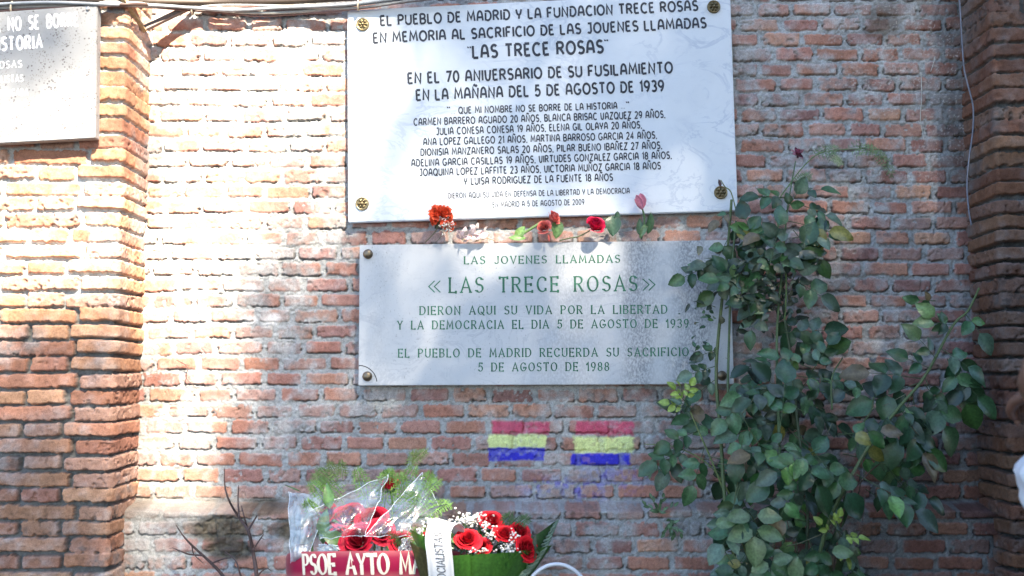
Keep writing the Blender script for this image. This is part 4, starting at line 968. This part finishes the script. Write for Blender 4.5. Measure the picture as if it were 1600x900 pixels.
mb = MB(); mb.tube(spline([c, P(1007, 345, YF - .01), P(1002, 374, YF)], 5), .003, 6, (.08, .15, .06)); mb.build("stem", M['stem'], t)
mb = MB(); leaf(mb, P(1012, 366, YF), (.15, -.1, 1), (.4, -1, 0), .072, .030, (.06, .13, .06), .4, .0); leaf(mb, P(1000, 368, YF), (-.05, -.2, 1), (-.4, -1, 0), .055, .022, (.05, .11, .05), .4, .1); leaf(mb, P(1010, 350, YF - .01), (-.5, -.1, -1), (0, -1, .2), .05, .02, (.12, .2, .08), .3, .1); mb.build("leaves", M['leaf'], t)

# ------------------------------------------------------------------ bouquets at the foot of the wall
def film_mat(name, tint, op, gl):
    m = bpy.data.materials.new(name); m.use_nodes = True; nt = m.node_tree; n = nt.nodes; l = nt.links; n.remove(n["Principled BSDF"])
    tr = n.new("ShaderNodeBsdfTransparent"); tr.inputs[0].default_value = (*tint, 1)
    df = n.new("ShaderNodeBsdfTranslucent"); df.inputs[0].default_value = (.60, .76, .86, 1); d2 = n.new("ShaderNodeBsdfDiffuse"); d2.inputs[0].default_value = (.60, .76, .86, 1)
    gg = n.new("ShaderNodeBsdfGlossy"); gg.inputs["Roughness"].default_value = .24
    geo = n.new("ShaderNodeNewGeometry"); t = n.new("ShaderNodeTexNoise"); t.inputs["Scale"].default_value = 26; t.inputs["Detail"].default_value = 3; t.inputs["Distortion"].default_value = 1.5; l.new(geo.outputs["Position"], t.inputs["Vector"])
    b = n.new("ShaderNodeBump"); b.inputs["Strength"].default_value = .5; b.inputs["Distance"].default_value = .010; l.new(t.outputs["Fac"], b.inputs["Height"]); l.new(b.outputs[0], gg.inputs["Normal"])
    mr = n.new("ShaderNodeMapRange"); mr.inputs["From Min"].default_value = .35; mr.inputs["From Max"].default_value = .7; mr.inputs["To Min"].default_value = op * .55; mr.inputs["To Max"].default_value = op * 1.5; l.new(t.outputs["Fac"], mr.inputs["Value"])
    a = n.new("ShaderNodeMixShader"); a.inputs[0].default_value = .5; l.new(df.outputs[0], a.inputs[1]); l.new(d2.outputs[0], a.inputs[2])
    x = n.new("ShaderNodeMixShader"); l.new(mr.outputs[0], x.inputs[0]); l.new(tr.outputs[0], x.inputs[1]); l.new(a.outputs[0], x.inputs[2])
    y = n.new("ShaderNodeMixShader"); y.inputs[0].default_value = gl; l.new(x.outputs[0], y.inputs[1]); l.new(gg.outputs[0], y.inputs[2]); l.new(y.outputs[0], n["Material Output"].inputs["Surface"])
    return m
M['film'] = film_mat("clear_film", (.94, .985, 1.0), .12, .14)
M['film2'] = film_mat("cloudy_film", (.9, .94, .97), .48, .12)
M['fold'] = material("film_edge", base=(.62, .70, .78), attr=False, rough=.2, spec=.6)
def film(mb, c4, nu=22, nv=22, amp=.011, sd=0, bow=.03):
    """curved sheet through four corners given as pixel + depth"""
    a, b, c, d = [P(*q) for q in c4]; pts = []
    for j in range(nv):
        for i in range(nu):
            u, v = i / (nu - 1), j / (nv - 1); p = mix(mix(a, b, u), mix(d, c, u), v)
            w = amp * (mnoise.noise(V3((u * 5 + sd, v * 5, sd))) + .6 * mnoise.noise(V3((u * 13, v * 4 + sd, 3)))) - bow * (4 * u * (1 - u)) * (4 * v * (1 - v)) ** .5
            pts.append(p + np.array((amp * .6 * mnoise.noise(V3((u * 6, v * 6, sd + 9))), w, amp * .6 * mnoise.noise(V3((u * 6, v * 6, sd + 4))))))
    mb.grid(pts, nu, nv)
    return pts
def film_part(name, c4, mat, parent, edges, **kw):
    mb = MB(); nu = nv = 22; pts = film(mb, c4, nu, nv, **kw); o = mb.build(name, mat, parent)
    rows = {'t': [pts[i] for i in range(nu)], 'b': [pts[(nv - 1) * nu + i] for i in range(nu)], 'l': [pts[j * nu] for j in range(nv)], 'r': [pts[j * nu + nu - 1] for j in range(nv)]}
    if edges:
        mb = MB()
        for e in edges: mb.tube(rows[e], .0008, 4, (1, 1, 1))
        mb.build("folded_edge", M['fold'], o)
    return o
bA = thing("rose_bouquet", (-.43, -.28, 0), "bouquet of red roses and fern in clear film with a maroon lettered ribbon", "bouquet", "bouquets at the foot of the wall")
ROSE = (.48, .010, .035)
YA = -.34
for px, py, y, rr, ax in ((610, 762, -.30, .027, (.1, -.35, .95)), (513, 809, -.33, .030, (-.5, -.6, .6)), (492, 822, -.34, .027, (-.7, -.6, .4)), (546, 812, -.30, .040, (0, -.6, .8)), (584, 818, -.33, .040, (.1, -.7, .7)), (562, 848, -.40, .040, (-.1, -.8, .6)), (595, 834, -.38, .034, (.3, -.8, .5)), (530, 840, -.34, .03, (-.3, -.7, .5)), (625, 850, -.38, .03, (.4, -.8, .4))):
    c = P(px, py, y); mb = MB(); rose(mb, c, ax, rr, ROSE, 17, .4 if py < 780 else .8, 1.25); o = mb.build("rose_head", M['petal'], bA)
    mb = MB(); sepals(mb, c, ax, rr, (.09, .16, .07)); mb.tube(spline([c - nrm(ax) * rr * .25, c + (0, .01, -.12), np.array((-.43, -.27, .12))], 6), .003, 6, (.09, .17, .06)); mb.build("rose_stem", M['stem'], o)
mb = MB()
for px, py, y, d, L in ((600, 800, -.31, (.1, -.1, 1), .16), (620, 790, -.31, (.35, 0, 1), .15), (575, 790, -.28, (-.25, 0, 1), .14), (540, 790, -.28, (-.7, 0, .9), .13), (530, 770, -.27, (-.6, .1, .8), .11), (640, 800, -.33, (.6, -.1, .9), .15), (650, 815, -.35, (.7, -.2, .6), .13), (630, 840, -.41, (.5, -.5, .1), .10), (610, 850, -.43, (.2, -.5, .3), .09), (640, 850, -.42, (.6, -.3, .35), .11), (520, 800, -.32, (-.5, -.1, .9), .13), (500, 830, -.34, (-.3, -.2, 1), .12), (655, 780, -.32, (.3, 0, .9), .10), (632, 800, -.32, (-.1, -.1, 1), .14), (610, 815, -.36, (.5, -.2, .7), .14), (590, 775, -.30, (.4, 0, 1), .10)):
    fern(mb, P(px, py, y), d, L, tuple(np.array((.12, .23, .05)) * random.uniform(.8, 1.3)), k=24, wid=.32)
mb.build("fern", M['leaf'], bA)
mb = MB()
for px, py, d, L, w in ((540, 852, (-.7, -.4, .5), .075, .045), (520, 858, (.9, -.4, .3), .08, .04), (505, 850, (.1, -.2, 1), .09, .03), (500, 840, (.2, -.2, 1), .08, .03), (515, 795, (-.1, -.1, 1), .07, .03), (470, 768, (-.9, 0, .4), .05, .004), (620, 856, (.2, -.4, .8), .05, .03)): leaf(mb, P(px, py, -.37), d, (0, -1, .4), L, w, tuple(np.array((.07, .15, .045)) * random.uniform(.8, 1.3)))
for px, py, d in ((520, 756, (-.8, 0, .5)), (528, 750, (-.4, 0, .9)), (536, 752, (-.1, 0, 1)), (640, 735, (.2, 0, 1)), (644, 728, (.5, 0, .8))):
    fern(mb, P(px, py, -.27), d, .07, (.14, .2, .05), k=12, wid=.2)
mb.build("leaves", M['leaf'], bA)
# twisted filler stalks and the wrapping
film_part("wrapping", [(483, 800, -.38), (607, 741, -.32), (571, 836, -.44), (500, 842, -.43)], M['film'], bA, 'trb', sd=1, bow=.05)
film_part("wrapping", [(660, 738, -.31), (685, 790, -.33), (655, 838, -.40), (569, 838, -.45)], M['film'], bA, 'tlb', sd=5, bow=.03)
film_part("wrapping", [(451, 768, -.34), (514, 776, -.30), (483, 866, -.42), (454, 880, -.42)], M['film2'], bA, 'lr', sd=8, bow=.03)
film_part("wrapping", [(480, 770, -.24), (650, 742, -.22), (640, 880, -.30), (470, 880, -.30)], M['film'], bA, '', sd=11, bow=-.03)
film_part("wrapping", [(498, 850, -.40), (528, 852, -.42), (536, 864, -.43), (494, 866, -.43)], M['film2'], bA, 't', sd=14, bow=.01)
film_part("wrapping", [(628, 842, -.42), (646, 838, -.40), (644, 866, -.42), (620, 866, -.43)], M['film2'], bA, 't', sd=17, bow=.01)
mb = MB()                                                          # gathered lower part of the wrapping
pts = []; nu = 28; prof = ((.10, .50), (.085, .40), (.06, .30), (.035, .2), (.045, .1), (.055, .0))
for r_, z in prof:
    for i in range(nu):
        a = 2 * math.pi * i / nu; k = 1 + .10 * math.sin(a * 7 + z * 9); pts.append((-.43 + r_ * 1.25 * k * math.cos(a), -.30 + r_ * k * math.sin(a), z))
mb.grid(pts, nu, len(prof), None, True); mb.build("wrapping", M['film2'], bA)
# maroon ribbon with gold and white letters
rib_top = [(447, 869, -.30), (456, 863, -.40), (500, 861.5, -.455), (560, 861, -.48), (620, 860.5, -.475), (672, 860, -.45), (720, 862, -.39), (735, 866, -.30)]
def polyline_fn(pts):
    pts = np.array(spline([P(*q) for q in pts], 8)); seg = np.linalg.norm(np.diff(pts, axis=0), axis=1); cum = np.concatenate([[0], np.cumsum(seg)])
    def f(s):
        i = int(np.clip(np.searchsorted(cum, s) - 1, 0, len(seg) - 1)); t = (s - cum[i]) / seg[i]
        return pts[i] + (pts[i + 1] - pts[i]) * t, (pts[i + 1] - pts[i]) / seg[i]
    return f, cum[-1]
ft, Lt = polyline_fn(rib_top); HR = .069
mb = MB(); nn = 60; pts = []; cs = []
for j in range(5):
    for i in range(nn):
        p, tg = ft(Lt * i / (nn - 1)); v = j / 4; o = np.cross(tg, (0, 0, 1)); pts.append(p + np.array((.004 * v, .006 * v, -HR * v)) + o * .003 * math.sin(v * 3.1)); cs.append((.30, .008, .05) if j not in (0, 4) else (.46, .10, .12))
mb.grid(pts, nn, 5, cs); rb = mb.build("ribbon", M['satin'], bA)
mb = MB()
s0 = min(np.linspace(0, Lt, 400), key=lambda s: abs(PIX(*ft(s)[0])[0] - 474)); s1 = min(np.linspace(0, Lt, 400), key=lambda s: abs(PIX(*ft(s)[0])[0] - 657))
def rmap(s, t_, lf):
    p, tg = ft(s0 + s); o = nrm(np.cross(tg, (0, 0, 1))); v = 1 - (.009 + t_) / HR
    return p + np.array((.004 * v, .006 * v, -HR * v)) + o * (lf + .0012 + .003 * math.sin(v * 3.1))
WB = (.80, .74, .60)
PS = {c_: (w * .62, [[(x * .62, y) for x, y in s_] for s_ in st]) for c_, (w, st) in G.items()}; PS[' '] = (.34, [])
lay_text(mb, "PSOE AYTO MA", s1 - s0, .052, rmap, WB, font=PS, stroke=.19, contrast=.45, serif=.085, track=.16)
mb.build("lettering", M['satin'], rb, False)

bB = thing("rose_bouquet", (-.10, -.34, 0), "bouquet of red roses and baby's breath in green leaves with a white lettered ribbon", "bouquet", "bouquets at the foot of the wall")
ROSEB = (.58, .012, .025)
for px, py, y, rr, ax in ((730, 846, -.46, .034, (.1, -.7, .75)), (766, 817, -.38, .034, (.3, -.6, .7)), (787, 838, -.42, .030, (.2, -.6, .75)), (810, 834, -.38, .032, (.5, -.6, .6)), (820, 858, -.42, .034, (.6, -.7, .3)), (676, 834, -.44, .026, (-.4, -.7, .6)), (752, 856, -.43, .026, (0, -.7, .7))):
    rr *= .86; c = P(px, py, y); mb = MB(); rose(mb, c, ax, rr, ROSEB, 18, .85, 1.2); o = mb.build("rose_head", M['petal'], bB)
    mb = MB(); sepals(mb, c, ax, rr, (.06, .12, .05)); mb.tube(spline([c - nrm(ax) * rr * .25, c + (0, .01, -.12), np.array((-.10, -.33, .10))], 6), .003, 6, (.08, .15, .06)); mb.build("rose_stem", M['stem'], o)
ico = bmesh.new(); bmesh.ops.create_icosphere(ico, subdivisions=1, radius=1.0); IV = np.array([v.co[:] for v in ico.verts]); IFc = [tuple(v.index for v in f.verts) for f in ico.faces]; ico.free()
gy, gs = MB(), MB()
for cx, cy, y, sx_, sy_, n in ((735, 814, -.40, 20, 9, 150), (752, 808, -.38, 12, 6, 50), (790, 857, -.46, 12, 6, 46), (803, 838, -.44, 6, 6, 22), (768, 832, -.43, 9, 8, 36), (672, 818, -.45, 12, 6, 40), (656, 836, -.46, 5, 8, 18), (745, 860, -.47, 18, 4, 26), (758, 820, -.42, 5, 6, 16)):
    hub = P(cx, cy + 26, y + .03)
    for k in range(n):
        p = P(random.gauss(cx, sx_ * .62), random.gauss(cy, sy_ * .7), y + random.gauss(0, .018)); r_ = random.uniform(.0026, .0047); w_ = random.uniform(.66, .86)
        gy.add(IV * r_ * (1, 1, .8) + p, IFc, (w_, w_, w_ * .96))
        if k % 3 == 0: gs.tube([p, mix(p, hub, .5) + (0, 0, -.002), hub], .0006, 3, (.10, .17, .07), False)
gy.build("small_blossoms", M['petal'], bB); gs.build("blossom_stalks", M['stem'], bB)
mb = MB()
for k in range(60):
    leaf(mb, P(random.uniform(660, 840), random.uniform(832, 880), random.uniform(-.42, -.34)), rng.normal(size=3) + (0, -.2, .9), (0, -1, .3), random.uniform(.03, .06), random.uniform(.008, .02), tuple(np.array((.045, .095, .035)) * random.uniform(.7, 1.4)))
for px, py, d in ((783, 812, (.4, -.1, 1)), (800, 812, (.6, -.1, .8)), (740, 880, (-.2, -.5, .6))): fern(mb, P(px, py + 20, -.38), d, .07, (.06, .12, .05), k=20, wid=.3)
mb.build("leaves", M['leaf'], bB)
GW = (.042, .135, .020)
def blade(mb, c4, col, nu=22, nv=10, bow=.03, rib=.0012):
    a, b, c, d = [P(*q) for q in c4]; pts = []; cs = []
    for j in range(nv):
        for i in range(nu):
            u, v = i / (nu - 1), j / (nv - 1); p = mix(mix(a, b, u), mix(d, c, u), v); pts.append(p + np.array((0, -bow * math.sin(math.pi * u) - rib * (i % 2), 0)))
            k = 1 + .10 * ((i * 7) % 3 - 1); cs.append(tuple(x * k for x in col))
    mb.grid(pts, nu, nv, cs)
mb = MB(); blade(mb, [(668, 863, -.49), (735, 866, -.50), (738, 1000, -.44), (690, 1000, -.40)], GW, bow=.03); blade(mb, [(733, 866, -.485), (862, 852, -.38), (790, 960, -.36), (736, 1000, -.43)], tuple(x * .9 for x in GW), bow=.035); mb.build("leaf_wrap", M['leaf'], bB)
mb = MB(); blade(mb, [(640, 826, -.45), (664, 838, -.50), (690, 905, -.50), (662, 880, -.47)], (.08, .20, .025), 12, 8, .01); mb.build("leaf_wrap", M['leaf'], bB)
mb = MB(); blade(mb, [(640, 846, -.485), (668, 862, -.495), (712, 990, -.46), (668, 940, -.46)], (.10, .085, .03), 12, 8, .006); mb.build("leaf_wrap", M['leaf'], bB)
mb = MB(); blade(mb, [(818, 848, -.36), (869, 813, -.31), (846, 872, -.36), (800, 905, -.40)], (.035, .085, .025), 12, 8, .012); mb.build("leaf_wrap", M['leaf'], bB)
mb = MB(); pts = []; nu = 24; prof = ((.105, .44), (.085, .34), (.055, .2), (.05, .0))
for r_, z in prof:
    for i in range(nu): a = 2 * math.pi * i / nu; k = 1 + .05 * math.sin(a * 9); pts.append((-.11 + r_ * k * math.cos(a), -.36 + r_ * .8 * k * math.sin(a), z))
mb.grid(pts, nu, len(prof), (.045, .13, .022), True); mb.build("leaf_wrap", M['leaf'], bB)
# white ribbon: a loop over the front, lettering reading upwards
rib = [(712, 836, -.43), (708, 820, -.47), (698, 814, -.50), (688, 822, -.525), (684, 842, -.54), (687, 870, -.545), (690, 905, -.545), (694, 980, -.54)]
fr_, Lr = polyline_fn(rib); WR = .033
def rdir(s): 
    u = s / Lr; return nrm(np.array((.93, mix(-.30, .12, min(u * 2.2, 1)), mix(-.55, .06, min(u * 2.4, 1)))))
mb = MB(); nn = 50; pts = []; cs = []
for i in range(nn):
    s_ = Lr * i / (nn - 1); p, tg = fr_(s_)
    for j in range(9): v = -1 + j / 4; pts.append(p + rdir(s_) * v * WR); cs.append((.78, .77, .75) if j not in (1, 7) else (.60, .60, .58))
mb.grid(pts, 9, nn, cs); rw = mb.build("ribbon", M['satin'], bB)
sa = min(np.linspace(Lr * .3, Lr, 400), key=lambda s: abs(PIX(*fr_(s)[0])[1] - 834)); sb = min(np.linspace(Lr * .3, Lr, 400), key=lambda s: abs(PIX(*fr_(s)[0])[1] - 912))
def wmap(s, t_, lf):
    q_ = sb - s; p, tg = fr_(q_); dd = rdir(q_); nn_ = np.cross(tg, dd); nn_ = nn_ if nn_[1] < 0 else -nn_
    return p + dd * (.011 - t_) + nn_ * (lf + .0012)
mb = MB(); lay_text(mb, "SOCIALISTAS", sb - sa, .021, wmap, (.05, .05, .055), stroke=.17, contrast=.5, serif=.1, track=.3, slant=.22); mb.build("lettering", M['paint'], rw, False)
# plaited palm leaf leaning out to the right
pl_ = thing("plaited_palm", P(800, 960, -.40) * np.array((1, 1, 0)), "grey green plaited palm leaf leaning to the right of the white ribboned bouquet", "palm leaf")
core = np.array(spline([P(*q) for q in ((700, 1100, -.40), (770, 960, -.42), (815, 903, -.42), (842, 868, -.40), (858, 838, -.37), (871, 813, -.34))], 10)); core[0][2] = max(core[0][2], .0)
core = np.concatenate([[np.array((core[0][0] - .02, -.40, -.01))], core])
for ph in range(3):
    mb = MB(); pts = []
    for i, p in enumerate(core):
        a = i * .95 + ph * 2.094; k = .0075 * (1 - .75 * max(0, (i / len(core) - .72) / .28)); pts.append(p + np.array((math.cos(a) * k, math.sin(a) * k, math.sin(a) * k * .4)))
    mb.tube(pts, list(np.linspace(.0078, .0018, len(pts))), 6, tuple(np.array((.13, .19, .13)) * (.85 + .15 * ph))); mb.build("strand", M['stem'], pl_)
mb = MB(); leaf(mb, P(832, 880, -.42), (.12, -.1, 1), (-.5, -1, 0), .085, .02, (.10, .14, .09), .3, -.05); leaf(mb, P(806, 905, -.42), (.7, -.1, .6), (0, -1, .4), .05, .012, (.16, .22, .14), .3, .1); mb.build("blade", M['leaf'], pl_)
# basket with a white handle
hb = P(870, 905, -.44); bk = thing("flower_basket", (hb[0], -.44, 0), "white basket handle arching up beside the bouquet at the lower edge", "basket")
mb = MB(); hp = [np.array((hb[0] + .115 * math.cos(R(a)), -.44, .33 + .182 * math.sin(R(a)) * (1 if True else 1))) for a in range(-4, 185, 6)]
top = max(p[2] for p in hp); dz = P(868, 881.5, -.44)[2] - top
hp = [p + np.array((0, 0, dz)) for p in hp]; mb.tube(hp, .0052, 8, (.70, .71, .73)); mb.build("handle", M['plastic'], bk)
mb = MB(); zr = hp[0][2] + .005; pts = []; nu = 40; prof = ((.002, .0), (.075, 0), (.082, .02), (.098, zr * .6), (.113, zr), (.119, zr + .006), (.113, zr + .008), (.105, zr - .01), (.09, zr * .5))
for r_, z in prof:
    for i in range(nu): a = 2 * math.pi * i / nu; k = 1 + .02 * (1 if (i + int(z * 60)) % 2 else -1); pts.append((hb[0] + r_ * k * math.cos(a), -.44 + r_ * k * .8 * math.sin(a), z))
mb.grid(pts, nu, len(prof), (.60, .52, .42), True); mb.build("basket_body", M['wood'], bk)

# ------------------------------------------------------------------ the person at the right edge of the picture and the bag in the hand
def skinned(name, verts, edges, radii, mat, parent=None, sub=2, root=0):
    me = bpy.data.meshes.new(name); me.from_pydata([tuple(v) for v in verts], edges, []); o = link(bpy.data.objects.new(name, me))
    o.modifiers.new("s", 'SKIN'); sd = o.modifiers.new("d", 'SUBSURF'); sd.levels = sub; sd.render_levels = sub
    for i, r_ in enumerate(radii): me.skin_vertices[0].data[i].radius = (r_, r_) if np.isscalar(r_) else r_; me.skin_vertices[0].data[i].use_root = (i == root)
    dg = bpy.context.evaluated_depsgraph_get(); dg.update(); m2 = bpy.data.meshes.new_from_object(o.evaluated_get(dg)); bpy.data.objects.remove(o)
    v = np.zeros(len(m2.vertices) * 3); m2.vertices.foreach_get("co", v); v = v.reshape(-1, 3); F = [tuple(p.vertices) for p in m2.polygons]
    bpy.data.meshes.remove(m2); return v, F
def add_skin(mb, col, *a, **k): v, F = skinned(*a, **k); mb.add(v, F, col)
ps = thing("person", (1.215, -1.50, 0), "person at the right edge in dark clothes with a bare elbow bent towards the picture", "person")
E = np.array((.868, -1.555, 1.03)); Wr = np.array((.995, -1.33, 1.02)); Sh = np.array((1.045, -1.50, 1.37))
SK = (.13, .065, .042)
bv = [(1.215, -1.50, .90), (1.215, -1.50, 1.02), (1.215, -1.495, 1.18), (1.215, -1.50, 1.34), (1.215, -1.50, 1.42), (1.215, -1.49, 1.48), (1.215, -1.465, 1.53), (1.215, -1.46, 1.60), (1.215, -1.475, 1.655),
      Sh, mix(Sh, E, .5), E, mix(E, Wr, .35), Wr, (1.005, -1.265, 1.015),
      (1.390, -1.50, 1.37), (1.430, -1.50, 1.20), (1.450, -1.50, 1.08), (1.447, -1.47, .95), (1.440, -1.44, .83), (1.435, -1.42, .76),
      (1.130, -1.50, .84), (1.120, -1.49, .48), (1.120, -1.51, .10), (1.115, -1.44, .035), (1.115, -1.36, .025), (1.300, -1.50, .84), (1.310, -1.49, .48), (1.310, -1.51, .10), (1.315, -1.44, .035), (1.315, -1.36, .025)]
be = [(0, 1), (1, 2), (2, 3), (3, 4), (4, 5), (5, 6), (6, 7), (7, 8), (3, 9), (9, 10), (10, 11), (11, 12), (12, 13), (13, 14), (3, 15), (15, 16), (16, 17), (17, 18), (18, 19), (19, 20), (0, 21), (21, 22), (22, 23), (23, 24), (24, 25), (0, 26), (26, 27), (27, 28), (28, 29), (29, 30)]
br = [(.15, .11), (.125, .095), (.135, .10), (.13, .095), (.06, .06), (.05, .052), (.068, .08), (.078, .095), (.06, .075), (.058), .050, .050, .050, .029, (.036, .018), .058, .048, .041, .043, .029, (.036, .018), .088, .060, .042, .045, .03, .088, .060, .042, .045, .03]
mb = MB(); add_skin(mb, SK, "b", bv, be, br, M['skin'])
def hand(mb, palm, d, n, s, cur):
    for k, (o, L, r_) in enumerate(((-.026, .066, .0085), (-.009, .074, .009), (.009, .070, .0088), (.025, .055, .0078))):
        b = palm + s * o; q = [b - d * .02, b + d * .025, b + d * (.025 + L * .35) + n * cur * .012, b + d * (.02 + L * .5) + n * cur * .035, b + d * (.0 + L * .45) + n * cur * .055]
        add_skin(mb, SK, "f", q, [(0, 1), (1, 2), (2, 3), (3, 4)], [r_ * 1.1, r_, r_, r_ * .9, r_ * .75], M['skin'], sub=1)
    q = [palm - d * .03 + s * -.02, palm - s * .042 + n * .012, palm + d * .02 - s * .045 + n * .03, palm + d * .035 - s * .03 + n * .045]
    add_skin(mb, SK, "t", q, [(0, 1), (1, 2), (2, 3)], [.014, .012, .0105, .008], M['skin'], sub=1)
dL = nrm(np.array((1.005, -1.265, 1.015)) - Wr); hand(mb, np.array((1.005, -1.265, 1.012)), dL, np.array((0, 0, -1.)), nrm(np.cross(dL, (0, 0, 1))), 1)
hand(mb, np.array((1.435, -1.42, .76)), nrm((-.02, .05, -1)), np.array((-1., 0, 0)), np.array((0, -1., 0)), .6)
hc = np.array((1.215, -1.46, 1.59))                                  # face and ears, looking at the wall (+y)
for sx_ in (-1, 1):
    mb.add(IV * (.012, .02, .03) + hc + (sx_ * .079, -.005, 0), IFc, SK)
mb.tube([hc + (0, .085, .025), hc + (0, .098, .0), hc + (0, .112, -.02), hc + (0, .095, -.03)], [.008, .010, .014, .010], 8, SK)
mb.tube([hc + (-.022, .088, -.052), hc + (0, .096, -.05), hc + (.022, .088, -.052)], [.003, .006, .003], 6, (.28, .09, .08))
body = mb.build("body", M['skin'], ps)
mb = MB()
for sx_ in (-1, 1): mb.add(IV * .0115 + hc + (sx_ * .03, .082, .018), IFc, (.7, .68, .66)); mb.add(IV * .006 + hc + (sx_ * .03, .0905, .018), IFc, (.03, .02, .015))
mb.build("eye", M['plastic'], ps)
mb = MB(); pts = []; nu, nv = 20, 10
for j in range(nv):
    for i in range(nu):
        th = math.pi * (.02 + .60 * j / (nv - 1)); a = 2 * math.pi * i / nu; fr = max(0, math.sin(a)); th *= 1 - .42 * fr; k = 1 + .03 * math.sin(a * 9 + j)
        pts.append(hc + np.array((.092 * math.sin(th) * math.cos(a) * k, -.012 + .110 * math.sin(th) * math.sin(a) * k, .01 + .108 * math.cos(th))))
mb.grid(pts, nu, nv, (.03, .02, .015), True); mb.build("hair", M['cloth'], ps)
mb = MB(); Sl = mix(Sh, E, .55)
add_skin(mb, (.03, .03, .035), "s", [(1.215, -1.50, .84), (1.215, -1.50, 1.02), (1.215, -1.495, 1.18), (1.215, -1.50, 1.34), (1.215, -1.5, 1.425), Sh, Sl, (1.390, -1.5, 1.37), (1.433, -1.5, 1.18)], [(0, 1), (1, 2), (2, 3), (3, 4), (3, 5), (5, 6), (3, 7), (7, 8)], [(.178, .140), (.160, .125), (.152, .118), (.145, .11), (.07, .07), .075, .066, .075, .066], M['cloth'])
mb.build("shirt", M['cloth'], ps)
mb = MB()
for sx_ in (-1, 1):                                                # two tapering trouser legs meeting at the hips
    pts = []; nu = 18; prof = ((.95, .072, .098, .128), (.86, .078, .096, .126), (.78, .092, .092, .105), (.62, .094, .080, .088), (.48, .095, .070, .075), (.30, .096, .066, .072), (.14, .097, .064, .070), (.06, .097, .066, .074))
    for z, dx, rx, ry in prof:
        for i in range(nu): a = 2 * math.pi * i / nu; k = 1 + .03 * math.sin(a * 3 + z * 30); pts.append((1.215 + sx_ * dx + rx * k * math.cos(a), -1.5 + ry * k * math.sin(a), z))
    mb.grid(pts, nu, len(prof), (.035, .04, .06), True)
mb.build("trousers", M['cloth'], ps)
for x in (1.12, 1.31):
    mb = MB(); add_skin(mb, (.02, .02, .02), "h", [(x, -1.535, .055), (x, -1.44, .05), (x, -1.35, .04)], [(0, 1), (1, 2)], [(.05, .055), (.052, .05), (.045, .035)], M['plastic']); mb.build("shoe", M['plastic'], ps)
bg_ = thing("plastic_bag", (1.08, -1.27, .72), "crumpled white plastic bag hanging from the hand at the right edge", "bag")
mb = MB(); pts = []; nu, nv = 40, 22
for j in range(nv):
    v = j / (nv - 1); z = mix(.735, .985, v); r_ = .112 * (math.sin(math.pi * min(.12 + v * .62, 1)) ** .7) * (1 - .72 * max(0, (v - .55) / .45) ** 1.2) if j else .02
    for i in range(nu):
        a = 2 * math.pi * i / nu; k = 1 + .16 * mnoise.noise(V3((math.cos(a) * 2.4, math.sin(a) * 2.4, v * 5))) + .09 * abs(mnoise.noise(V3((math.cos(a) * 5, math.sin(a) * 5, v * 9)))) + .05 * math.sin(a * 11 + v * 6) * (.3 + v); pts.append((1.085 + r_ * 1.05 * k * math.cos(a), -1.265 + r_ * .75 * k * math.sin(a), z))
mb.grid(pts, nu, nv, (.66, .70, .74), True); mb.add(pts[:nu], [tuple(range(nu))[::-1]], (.66, .70, .74)); o = mb.build("bag_body", M['plastic'], bg_)
mb = MB()
for dy in (-.02, .02): mb.tube(spline([(1.025, -1.265 + dy, .97), (1.032, -1.265 + dy * .5, 1.03), (1.050, -1.265, 1.045), (1.035, -1.265 + dy * .5, 1.03), (1.100, -1.265 + dy, .97)], 5), .006, 6, (.66, .70, .74))
mb.build("bag_handle", M['plastic'], bg_)
